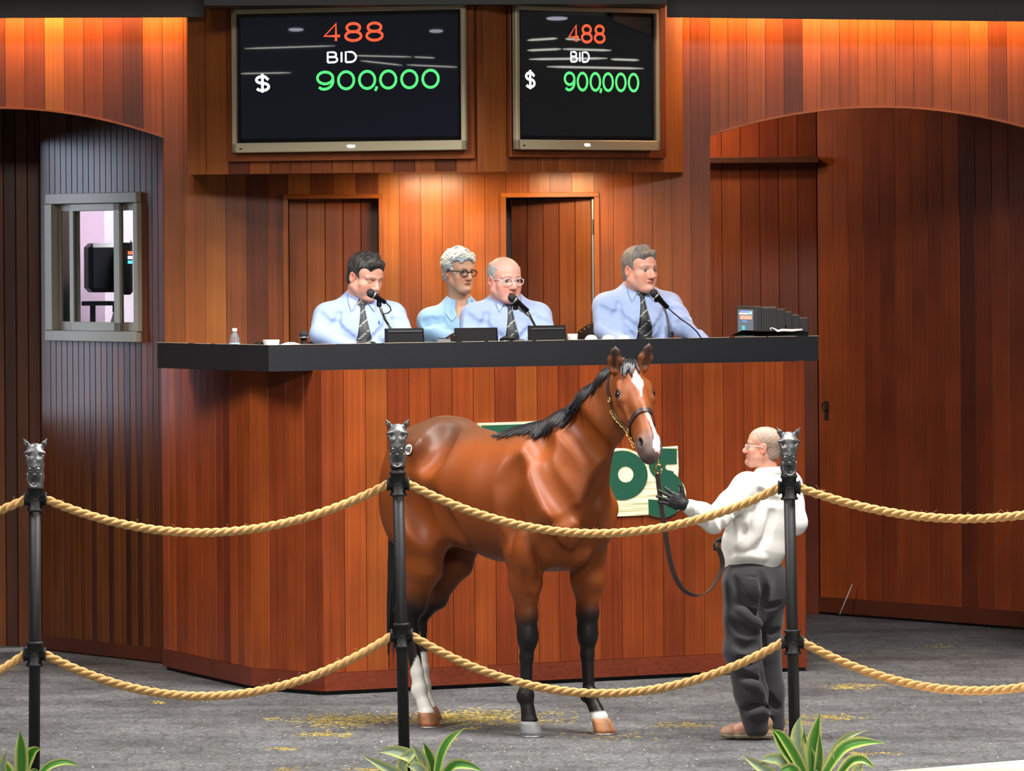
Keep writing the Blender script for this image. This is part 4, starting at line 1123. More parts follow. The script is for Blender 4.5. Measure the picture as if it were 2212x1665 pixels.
for i in range(90):
    u = i / 89
    p = hd(-.015 + hr.uniform(-.01, .01), .045 - .085 * u, .012 + hr.uniform(-.01, .012))
    q = Vector(hd(.115 + .025 * math.sin(u * 9), .082 - .075 * u, .018)) if u < .82 else Vector(hd(.105, -.022 - .05 * (u - .82), .026))
    L = (q - p).length * hr.uniform(.65, 1.05); d = (q - p).normalized()
    lock(fo, p, (d + hn * .45).normalized(), (d + hn * .02).normalized(), L, .009, wob=.005, out=.006)
fo.build('forelock', HAIR, horse)
tl = MB()
dock = hp(-.775, 0, 1.50)
for i in range(90):
    p = hp(-.765 + hr.uniform(-.01, .02), hr.uniform(-.035, .035), 1.50 - hr.random() * .22)
    L = hr.uniform(.65, 1.0); side = HF * hr.uniform(-.05, .04) + HR * hr.uniform(-.05, .05)
    lock(tl, p, (-HF * .16 + side + Vector((0, 0, -1))).normalized(), (HF * .02 + side * .6 + Vector((0, 0, -1))).normalized(), L, .015, wob=.02)
tl.build('tail', HAIR, horse)
# --- hip sticker
sp, sn_ = hcast(884, 971, .002)
STK = plain('white_paper', (.85, .85, .82), .6, var=.02)
INK = plain('black_ink', (.01, .01, .01), .6)
if sp is not None:
    ez_ = (Vector((0, 0, 1)) - sn_ * sn_.z).normalized(); ex_ = ez_.cross(sn_).normalized()
    tg = MB().prism([sp + sn_ * .002 + ex_ * (.036 * math.cos(a)) + ez_ * (.030 * math.sin(a)) for a in [i * math.pi / 12 for i in range(24)]], sn_ * .002).build('hip_number', STK, horse)
    place_text('488', sp + sn_ * .0046 - ex_ * .027 - ez_ * .017, ex_, ez_, .054, .034, INK, 'number_print', tg, .0008)
# ================================================================== halter, chain, lead
def strap(pts, nrms, w_, t_, name, mat, parent):
    """flat strap through points, nrms point out of the strap's face"""
    V, F = [], []; m = len(pts)
    for i, p in enumerate(pts):
        t = (pts[min(i + 1, m - 1)] - pts[max(i - 1, 0)]).normalized(); n = nrms[i]; n = (n - t * n.dot(t)).normalized(); b_ = t.cross(n)
        V += [p + b_ * w_ / 2, p + b_ * w_ / 2 + n * t_, p - b_ * w_ / 2 + n * t_, p - b_ * w_ / 2]
    for i in range(m - 1):
        for k in range(4): F.append((i * 4 + k, i * 4 + (k + 1) % 4, i * 4 + 4 + (k + 1) % 4, i * 4 + 4 + k))
    F += [(3, 2, 1, 0), (m * 4 - 4, m * 4 - 3, m * 4 - 2, m * 4 - 1)]
    return mesh(name, V, F, mat, parent)
def wrap(points, off=.003):
    """lay head-local points onto the horse's surface"""
    P, Nn = [], []
    for p in points:
        q, n, i, d = hbvh.find_nearest(p)
        P.append(q + n * off); Nn.append(n)
    for _ in range(3):
        P = [P[0]] + [(P[i - 1] + P[i] * 2 + P[i + 1]) / 4 for i in range(1, len(P) - 1)] + [P[-1]]
        Nn = [Nn[0]] + [(Nn[i - 1] + Nn[i] * 2 + Nn[i + 1]).normalized() for i in range(1, len(Nn) - 1)] + [Nn[-1]]
    return [p + n * .002 for p, n in zip(P, Nn)], Nn
halter = empty('halter', hd(.34, 0, 0), 'brown leather halter with brass fittings on the bay horse', 'halter')
pts = [hd(.345 + .05 * (1 - math.cos(a)) * .5, .085 * math.sin(a), -.075 + .11 * math.cos(a)) for a in [math.radians(d) for d in range(-180, 181, 6)]]
P_, N_ = wrap(pts); strap(P_, N_, .024, .005, 'noseband', LEATHER, halter)
for sd in (1, -1):
    pts = [hd(.375, .066 * sd, -.11).lerp(hd(.20, .100 * sd, -.155), t / 8) for t in range(9)] + [hd(.20, .100 * sd, -.155).lerp(hd(.06, .098 * sd, -.10), t / 6) for t in range(1, 7)] + [hd(.06, .098 * sd, -.10).lerp(hd(-.045, .05 * sd, -.06), t / 6) for t in range(1, 7)] + [hd(-.05, 0, -.05)]
    P_, N_ = wrap(pts, .003); strap(P_, N_, .019, .005, 'cheek_strap', LEATHER, halter)
    k = 11; MB().tube([P_[k] + N_[k] * .006 + ha * (.02 * math.cos(a)) + (N_[k].cross(ha)) * (.013 * math.sin(a)) for a in [i * math.pi / 8 for i in range(17)]], .0032, 7).build('buckle', BRASS, halter)
    c = P_[0]; MB().tube([c + N_[0] * .006 + ha * (.018 * math.cos(a)) + (N_[0].cross(ha)) * (.018 * math.sin(a)) for a in [i * math.pi / 8 for i in range(17)]], .0034, 7).build('ring', BRASS, halter)
pts = [hd(.375, .064, -.115).lerp(hd(.36, 0, -.19), t / 6) for t in range(7)] + [hd(.36, 0, -.19).lerp(hd(.375, -.064, -.115), t / 6) for t in range(1, 7)]
P_, N_ = wrap(pts, .004); strap(P_, N_, .019, .005, 'chin_strap', LEATHER, halter)
# brass chain: separate links
def chain(A, pts, name, parent):
    link_ = MB()
    L = 0; seg = .017; path = pts; i = 0; acc = [path[0]]
    dense = []
    for a, b_ in zip(path[:-1], path[1:]):
        n = max(1, int((b_ - a).length / .004))
        dense += [a.lerp(b_, j / n) for j in range(n)]
    out = [dense[0]]
    for p in dense:
        if (p - out[-1]).length >= seg: out.append(p)
    ch = empty(name, A, parent=parent)
    for j in range(len(out) - 1):
        c = (out[j] + out[j + 1]) / 2; t = (out[j + 1] - out[j]).normalized(); s = t.cross(Vector((0, -1, .3))).normalized()
        if j % 2: s = (s + Vector((0, -1, .3)) * .9).normalized()
        s = (s - t * s.dot(t)).normalized()
        MB().tube([c + t * (.0125 * math.cos(a)) + s * (.0065 * math.sin(a)) for a in [i_ * math.pi / 5 for i_ in range(11)]], .0026, 6, cap=False).build('chain_link', BRASS, ch)
    return ch
pts = [hd(.18, .112, -.165).lerp(hd(.375, .072, -.125), t / 10) for t in range(11)]
P_, N_ = wrap(pts, .010); chain(P_[0], P_, 'cheek_chain', halter)
pts = [hd(.375, .072, -.125).lerp(hd(.50, .052, -.118), t / 10) for t in range(11)]
P_, N_ = wrap(pts, .010); chain(P_[0], P_, 'chin_chain', halter)
# lead: clip, then a leather strap down to the gloved hand and looping up to the other hand
lead = empty('lead_rein', at(1422, 1000, 29.3), 'dark leather lead rein hanging from the horse to the handler', 'lead rein')
DL = 29.36
clip = [at(1421, 982, DL + .04), at(1422, 992, DL + .01), at(1421, 1001, DL)]
MB().tube(clip, .006, 8).build('clip', BRASS, lead)
cc_ = at(1422, 1013, DL); ru = Vector((1, 0, 0)); rz = Vector((0, 0, 1))
MB().tube([cc_ + ru * (.018 * math.cos(a)) + rz * (.024 * math.sin(a)) for a in [math.radians(d) for d in range(0, 361, 20)]], .005, 8).build('brass_ring', BRASS, lead)
LP = [(1421, 1018), (1421, 1035), (1424, 1060), (1428, 1090), (1432, 1120), (1437, 1155), (1443, 1190), (1450, 1222), (1460, 1250), (1474, 1272), (1492, 1284), (1510, 1287), (1528, 1279), (1543, 1262), (1553, 1245), (1560, 1228), (1561, 1212), (1557, 1196), (1551, 1182)]
pts = [at(x, y, DL + (0 if y < 1100 else 0) + (0.20 * max(0, (x - 1440)) / 130)) for x, y in LP]
fine = []
for i in range(len(pts) - 1):
    p0, p1, p2, p3 = pts[max(i - 1, 0)], pts[i], pts[i + 1], pts[min(i + 2, len(pts) - 1)]
    for j in range(4):
        t = j / 4; fine.append(.5 * ((2 * p1) + (p2 - p0) * t + (2 * p0 - 5 * p1 + 4 * p2 - p3) * t * t + (3 * p1 - p0 - 3 * p2 + p3) * t ** 3))
fine.append(pts[-1])
wd_ = Vector((.72, -.60, .35)).normalized(); nn_ = []
for i in range(len(fine)):
    t = (fine[min(i + 1, len(fine) - 1)] - fine[max(i - 1, 0)]).normalized(); nn_.append(wd_.cross(t).normalized())
strap(fine, nn_, .030, .005, 'lead_strap', LEATHER, lead)
# ================================================================== rope posts with horse head finials
DP = {0: 27.25, 1: 27.5, 2: 27.35}
PX = [(77, 1043, 1078, 1413, 1655), (859, 1000, 1045, 1373, 1650), (1704, 1018, 1053, 1387, 1600)]
PXB = [77, 872, 1718]
# finial, modelled once about the origin (top of the flange), facing -y
ff = Field((-.075, -.115, -.03), (.075, .075, .245), .0030)
Un = (1, 0, 0)
ff.loft([((0, .018, -.02), .032, .034), ((0, .020, .04), .035, .040), ((0, .024, .10), .034, .042), ((0, .018, .155), .032, .038), ((0, .004, .180), .030, .030)], Un, .015)   # neck
ff.loft([((0, -.010, .188), .034, .028), ((0, -.030, .160), .043, .034), ((0, -.050, .125), .033, .030), ((0, -.064, .092), .026, .026), ((0, -.070, .070), .025, .021)], Un, .012)
for sd in (1, -1):
    ff.cone((.016 * sd, -.056, .172), (.042 * sd, -.042, .166), .008, .008, .008)       # brow
    ff.ell((.034 * sd, -.062, .152), (.012, .012, .008), None, .004, True)
    ff.ell((.033 * sd, -.051, .150), (.010, .008, .006), None, .002)
    ff.cone((.030 * sd, -.050, .138), (.022 * sd, -.072, .098), .009, .007, .008)       # cheek ridge
    ff.ell((.017 * sd, -.084, .080), (.011, .010, .012), None, .006)
    ff.cone((.018 * sd, -.090, .080), (.019 * sd, -.104, .080), .005, .005, .003, True)
    ff.loft([((.028 * sd, .0, .192), .012, .010), ((.040 * sd, -.006, .214), .010, .008), ((.052 * sd, -.006, .236), .003, .003)], Un, .01)
    ff.cone((.037 * sd, -.017, .208), (.048 * sd, -.015, .228), .005, .003, .003, True)
ff.cone((0, -.052, .165), (0, -.080, .100), .011, .010, .012)                           # nose ridge
ff.ell((0, -.076, .058), (.020, .016, .011), None, .006)
ff.cone((-.02, -.094, .066), (.02, -.094, .066), .003, .003, .003, True)
for i in range(5): ff.cone((-.02 + .01 * i, -.01, .203), (-.014 + .007 * i, -.046, .180), .006, .004, .006)
FV, FF = ff.surface(1)
posts = []
CASTI = plain('light_cast_iron', (.13, .13, .13), .36, metal=.6, spec=.7, var=.35, scale=90, bump=.25)  # iron lightened beyond the poles to bring out the finial's highlights
ROPE_ENDS = {}
PLAB = ['black iron rope post with a horse head finial, nearest the left edge', 'black iron rope post with a horse head finial in front of the horse', 'black iron rope post with a horse head finial in front of the handler']
for i in range(3):
    x, yf, yu, yl, _ = PX[i]; d = DP[i]
    top = at(x, yf, d); base = fl(PXB[i] + 3, 540 + FPX * CAM_Z / d)
    base = Vector((base.x, d, 0))
    post = empty('rope_post', base, PLAB[i], 'post', 'rope posts round the ring'); posts.append(post)
    ax = (top - base).normalized()
    def onp(y, d=d, base=base, ax=ax, x=x):
        z = at(x, y, d).z; return base + ax * (z / ax.z)
    MB().tube([base, top - ax * .005], .0285, 20).build('pole', IRON, post)
    MB().lathe([(.09, 0), (.09, .012), (.045, .022), (.034, .05)], base, 24).build('base_plate', IRON, post)
    for y in (yu, yl):
        c = onp(y); fit = empty('rope_coupling', c, parent=post)
        h = .052
        MB().lathe([(.037, -.062), (.043, -.060), (.043, -.050), (.037, -.046), (.037, .046), (.042, .050), (.043, .060), (.038, .064)], c, 24, ax).build('collar', IRON, fit)
        for sx in (1, -1):
            MB().lathe([(.030, .0), (.031, .045), (.036, .049), (.036, .056), (.030, .057), (.028, .05)], c, 20, (sx, 0, 0)).build('rope_socket', IRON, fit)
        MB().sphere(c + Vector((0, -.0385, -.002)), .006, 10, 6).build('set_screw', IRON, fit)
        ROPE_ENDS[(i, y == yu, 1)] = c + Vector((.050, 0, 0)); ROPE_ENDS[(i, y == yu, -1)] = c - Vector((.050, 0, 0))
    MB().lathe([(.029, -.002), (.036, .006), (.040, .012), (.036, .020), (.030, .024), (.030, .034)], top - ax * .03, 24, ax).build('flange', IRON, post)
    fo_ = solid('horse_head_finial', FV * np.array((1.12, 1.0, .98)) + np.array(top - Vector((0, 0, .012))), FF, CASTI, post)
    c = top + Vector((0, -.080, .055))
    MB().tube([c + Vector((.034 * math.cos(a) * (1 - .0 * math.sin(a)), -.004, -.020 + .050 * math.sin(a))) for a in [math.radians(dg) for dg in range(-200, 21, 10)]], .0032, 8).build('ring', STEEL, post)

# ropes: three laid strands each
ROPEM = plain('manila_rope', (0.62, 0.36, 0.13), .8, var=.35, scale=120, bump=.5)
rr_ = random.Random(11)
def rope(A, B, low, label):
    """low: pixel of the lowest visible point; parabola through A, low and B"""
    pl = at(low[0], low[1], (A.y + B.y) / 2); A = Vector(A); B = Vector(B)
    dx = B - A; t1 = (pl.x - A.x) / dx.x
    sag = (A.z + dx.z * t1 - pl.z) / (t1 * (1 - t1))
    curve = lambda t: A + dx * t - Vector((0, 0, sag * t * (1 - t)))
    r = empty('rope', curve(.5), label, 'rope', 'ropes between the posts')
    n = 220; pts = [curve(i / n) for i in range(n + 1)]; ln = [0.0]
    for a, b_ in zip(pts[:-1], pts[1:]): ln.append(ln[-1] + (b_ - a).length)
    ph = rr_.uniform(0, 6)
    frames = []
    for i, p in enumerate(pts):
        t = (pts[min(i + 1, n)] - pts[max(i - 1, 0)]).normalized(); u = Vector((0, 1, 0)); u = (u - t * u.dot(t)).normalized(); frames.append((t, u, t.cross(u)))
    for k in range(3):
        P = [p + u * (.0118 * math.cos(-ln[i] / .142 * 2 * math.pi + ph + k * 2.0944)) + v * (.0118 * math.sin(-ln[i] / .142 * 2 * math.pi + ph + k * 2.0944)) for i, (p, (t, u, v)) in enumerate(zip(pts, frames))]
        MB().tube(P, .0118, 8).build('strand', ROPEM, r)
    fz = MB()
    for j in range(70):
        i = rr_.randrange(4, n - 4); t, u, v = frames[i]; a = rr_.uniform(0, 6.28); o = u * math.cos(a) + v * math.sin(a)
        p = pts[i] + o * .021; L = rr_.uniform(.008, .03); q = p + o * L * .7 + t * rr_.uniform(-1, 1) * L
        fz.tube([p, p.lerp(q, .5) + v * .003, q], .0006, 4)
    tag(fz.build('loose_fibres', ROPEM, r), kind='stuff')
E = ROPE_ENDS
rope(E[(0, True, 1)], E[(1, True, -1)], (430, 1150), 'upper manila rope sagging left of the horse')
rope(E[(0, False, 1)], E[(1, False, -1)], (430, 1503), 'lower manila rope sagging left of the horse')
rope(E[(1, True, 1)], E[(2, True, -1)], (1270, 1152), 'upper manila rope crossing in front of the horse and handler')
rope(E[(1, False, 1)], E[(2, False, -1)], (1270, 1497), 'lower manila rope crossing in front of the horse legs')
rope(E[(2, True, 1)], at(2420, 1062, 27.2), (2060, 1120), 'upper manila rope running off the right edge')
rope(E[(2, False, 1)], at(2440, 1410, 27.2), (2080, 1491), 'lower manila rope running off the right edge')
rope(at(-640, 1065, 27.0), E[(0, True, -1)], (0, 1103), 'upper manila rope running off the left edge')
rope(at(-640, 1400, 27.0), E[(0, False, -1)], (0, 1449), 'lower manila rope running off the left edge')
# ================================================================== people
SKINM = attr_mat('skin', rough=.48, spec=.35, sss=.15, nscale=60, nvar=.06, bump=.06, bscale=220)
HAIRM = attr_mat('hair', rough=.55, spec=.3, nscale=220, nvar=.35, bump=.6, bscale=260)
def cloth_mat(name, col, rough=.8, weave=0.10):
    m = attr_mat(name, rough=rough, spec=.2, nscale=35, nvar=.06, bump=weave, bscale=420, sheen=.15); return m
CLOTH = cloth_mat('woven_cloth', None)
TIEM = attr_mat('silk_tie', rough=.5, spec=.4, nscale=90, nvar=.1)
GLOVEM = attr_mat('black_glove_leather', rough=.5, spec=.35, nscale=90, nvar=.2, bump=.3, bscale=120)
DKFRAME = plain('dark_spectacle_frame', (.012, .010, .010), .25)
CLFRAME = plain('clear_spectacle_frame', (.70, .72, .74), .2, metal=.4)
LENS, _nt, _b = new_mat('lens'); _b.inputs['Transmission Weight'].default_value = 1; _b.inputs['IOR'].default_value = 1.03; _b.inputs['Roughness'].default_value = .02
def rotm(alpha, pitch=0.0, tilt=0.0):
    """axes of a head or body facing the lens turned alpha degrees to image right; pitch > 0 looks down"""
    a = math.radians(alpha); fw = Vector((math.sin(a), -math.cos(a), 0)); up = Vector((0, 0, 1)); rt = fw.cross(up)
    M = Matrix((rt, fw, up)).transposed()
    return M @ Matrix.Rotation(-math.radians(pitch), 3, 'X') @ Matrix.Rotation(math.radians(tilt), 3, 'Y')
class Head:
    def __init__(s, c, R, k, wide=1.0, jaw=1.0): s.c, s.R, s.k, s.w, s.j = Vector(c), R, k, wide, jaw
    def p(s, x, y, z): return s.c + s.R @ Vector((x * s.w, y, z)) * s.k
    def loc(s, V): return ((V - np.array(s.c)) @ np.array(s.R)) / s.k
    def build(s, F):
        k = s.k; Rn = np.array(s.R); E = lambda x, y, z, r, kk=.012, sub=False: F.ell(s.p(x, y, z), [q * k for q in (r[0] * s.w, r[1], r[2])], Rn, kk * k, sub)
        C = lambda a, b, ra, rb, kk=.012, sub=False: F.cone(s.p(*a), s.p(*b), ra * k, rb * k, kk * k, sub)
        E(0, -.014, .040, (.077, .099, .084)); E(0, .022, -.030, (.064, .074, .080), .03)
        E(0, .030, .040, (.064, .060, .058), .03)                                   # forehead
        C((0, .030, -.070), (0, .066, -.104), .050 * s.j, .026, .03)                # jaw and chin
        for d in (1, -1):
            C((.055 * d * s.j, -.002, -.055), (.026 * d, .058, -.098), .024, .022, .03)   # jaw line
            E(.043 * d, .056, -.030, (.026, .026, .024), .02)                       # cheekbone
            E(.036 * d, .058, -.060, (.024, .022, .026), .02)                       # cheek
            C((.012 * d, .090, .021), (.048 * d, .074, .019), .010, .009, .012)     # brow
            E(.0325 * d, .097, -.001, (.019, .016, .011), .012, True)               # eye socket
            E(.0325 * d, .0735, -.002, (.0150, .0150, .0125), .002)                 # eyeball
            C((.020 * d, .084, .0075), (.045 * d, .079, .0065), .0042, .0042, .004)  # upper lid
            C((.021 * d, .083, -.0110), (.044 * d, .078, -.0105), .0036, .0036, .004)
            E(.0125 * d, .103, -.041, (.0085, .010, .008), .006)                    # nostril wing
            E(.078 * d, -.010, -.008, (.010, .022, .034), .008)                     # ear
            E(.086 * d, -.004, -.006, (.007, .012, .019), .006, True)
        C((0, .088, .008), (0, .114, -.034), .0095, .0125, .012)                    # nose
        E(0, .112, -.036, (.0125, .012, .011), .008)
        E(0, .092, -.064, (.022, .012, .0065), .005); E(0, .090, -.075, (.019, .012, .0070), .005)   # lips
        C((-.020, .103, -.0695), (.020, .103, -.0695), .0022, .0022, .003, True)
        E(0, .088, -.100, (.018, .018, .016), .015)
    def tint(s, V, skin, beard=None, lid=False):
        L = s.loc(V); L[:, 0] /= s.w; x, y, z = L.T; ax = np.abs(x)
        near = (np.linalg.norm(L, axis=1) < .20) & (z > -.135)
        c = np.tile(np.array(skin), (len(V), 1)); red = np.array(skin) * np.array((1.05, .72, .66))
        c = mixc(c, red, near * sstep(.040, .010, np.sqrt((ax - .042) ** 2 + (z + .04) ** 2)) * (y > .03) * .55)
        c = mixc(c, red, near * sstep(.022, .008, np.sqrt(ax ** 2 + (z + .038) ** 2)) * (y > .09) * .6)
        c = mixc(c, red * .95, near * sstep(.012, .004, np.abs(ax - .080)) * (np.abs(z + .008) < .04) * .7)
        c = mixc(c, np.array(skin) * np.array((.72, .40, .38)), near * (y > .075) * sstep(.011, .006, np.abs(z + .0695)) * sstep(.026, .018, ax))
        c = mixc(c, np.array(skin) * .30, near * (y > .08) * sstep(.003, .001, np.abs(z + .0695)) * (ax < .02))
        if beard: c = mixc(c, np.array(skin) * np.array(beard), near * (y > 0) * sstep(-.045, -.065, z) * .5)
        ed = np.sqrt((ax - .0325) ** 2 + (z + .002) ** 2)
        if not lid:
            c = mixc(c, (.40, .37, .35), near * (y > .070) * (np.abs(z + .0018) < .0068) * (np.abs(ax - .0325) < .0125))
            c = mixc(c, (.035, .03, .03), near * (y > .070) * sstep(.0076, .0060, np.sqrt((ax - .0345 + .0 * x) ** 2 + (z + .002) ** 2)) * (np.abs(z + .0018) < .0068))
        c = mixc(c, np.array(skin) * .28, near * (y > .06) * sstep(.0026, .001, np.abs(z - .0062)) * (np.abs(ax - .0325) < .0145) * .8)
        c = mixc(c, np.array(skin) * np.array((.42, .40, .42)), near * (y > .055) * sstep(.006, .003, np.abs(z - .0235 + .0015 * (ax / .03 - 1) ** 2)) * (ax > .014) * (ax < .05) * .65)
        return c
    def hair(s, style, col, col2, parent, h=.003):
        k = s.k; F = Field(np.array(s.c) - .19 * k, np.array(s.c) + .19 * k, h); Rn = np.array(s.R)
        E = lambda x, y, z, r, kk=.012, sub=False: F.ell(s.p(x, y, z), [q * k for q in (r[0] * s.w, r[1], r[2])], Rn, kk * k, sub)
        th = {'short': .010, 'crew': .0022, 'full': .022, 'fringe': .007}[style]
        E(0, -.014, .040, (.077 + th * .8, .099 + th, .084 + th)); E(0, .028, .046, (.064 + th, .060 + th * .6, .058 + th * .9), .02)
        E(0, -.050, -.035, (.060 + th * .6, .050 + th * .7, .055), .03)
        if style == 'short':
            F.cone(s.p(-.035, .070, .095), s.p(.045, .080, .088), .016 * k, .013 * k, .02 * k)
            F.cone(s.p(-.03, .02, .122), s.p(.04, .03, .118), .014 * k, .012 * k, .03 * k)
        if style == 'full':
            rs = np.random.RandomState(3)
            for i in range(60):
                v = rs.normal(size=3); v[2] = abs(v[2]) * .9 - .2; v /= np.linalg.norm(v)
                E(v[0] * .088, -.010 + v[1] * .105, .044 + v[2] * .096, (.016, .016, .016), .012)
        # clear the face, the ears and the nape
        E(0, .128, -.036, (.086, .088, .124), .010, True); E(0, .095, -.055, (.095, .060, .085), .01, True)
        for d in (1, -1):
            E(.085 * d, .005, -.030, (.034, .034, .042), .008, True)
            E(.075 * d, .070, .030, (.036, .040, .040), .012, True)
        F.cut(s.p(0, -.05, -.072), -(s.R @ Vector((0, .25, 1))), .01)
        # hollow so that it is a shell on the skull
        if style == 'fringe':
            E(0, .030, .105, (.076, .122, .066), .012, True)
        V, Fc = F.surface(1)
        n = normals_np(V, Fc)
        V = V + n * (vnoise(V, 340 / k, 4) * (.0007 if style != 'full' else .003) * k)[:, None]
        L = s.loc(V); w_ = sstep(-.3, .6, vnoise(V * np.array((1, 1, .35)), 240, 8)) * .6 + .4 * sstep(.02, -.06, L[:, 2])
        c = mixc(np.tile(np.array(col), (len(V), 1)), col2, w_)
        return solid('hair', V, Fc, HAIRM, parent, c)
    def glasses(s, mat, parent, rx=.0235, rz=.0185, th=.0022):
        k = s.k; g = MB(); rim = []
        for d in (1, -1):
            g.tube([s.p(.0335 * d + rx * math.cos(a), .1045 - .012 * (abs(.0335 + d * rx * math.cos(a) * d) / .06) ** 2, -.004 + rz * math.sin(a)) for a in [i * math.pi / 12 for i in range(25)]], th * k, 6)
            g.tube([s.p(.057 * d, .097, .004), s.p(.075 * d, .075, .006), s.p(.084 * d, .0, .006), s.p(.084 * d, -.018, -.006)], th * .9 * k, 6)
        g.tube([s.p(-.011, .1045, .001), s.p(0, .109, .004), s.p(.011, .1045, .001)], th * k, 6)
        o = g.build('spectacles', mat, parent)
        return o
def hand_prims(F, W, D, Pn, k=1.0, curl=.5, spread=.12, side=1, thumb=None, fat=1.0):
    """W wrist, D direction of the fingers, Pn palm normal; five fingers"""
    W = Vector(W); D = Vector(D).normalized(); Pn = Vector(Pn); Pn = (Pn - D * Pn.dot(D)).normalized(); S = D.cross(Pn) * side
    F.loft([(W, .026 * k * fat, .019 * k * fat), (W + D * .045 * k, .036 * k * fat, .016 * k * fat), (W + D * .085 * k, .040 * k * fat, .0135 * k * fat)], np.array(S), .012 * k)
    for i, (o, L) in enumerate(((-.030, .072), (-.010, .082), (.010, .076), (.028, .060))):
        b = W + D * .088 * k + S * o * k; d = (D + S * (o / .03 * spread)).normalized(); r = .0088 * k * fat
        c = curl if not hasattr(curl, '__len__') else curl[i]
        p = b; ang = 0
        for j, f in enumerate((.45, .32, .23)):
            ang += c * (.5 if j == 0 else .8)
            q = p + (d * math.cos(ang) + Pn * math.sin(ang)) * (L * f * k)
            F.cone(p, q, r * (1 - .08 * j), r * (.92 - .08 * j), .004 * k); p = q
    t0 = W + D * .030 * k - S * .026 * k * fat
    td = (thumb if thumb is not None else (D * .7 - S * .7 + Pn * .25)).normalized()
    t1 = t0 + td * .042 * k; t2 = t1 + (td * .8 + D * .3).normalized() * .030 * k
    F.cone(t0, t1, .0145 * k * fat, .0105 * k * fat, .012 * k); F.cone(t1, t2, .0100 * k * fat, .0080 * k * fat, .004 * k)
def to_np(*a): return [np.array(x, float) for x in a]

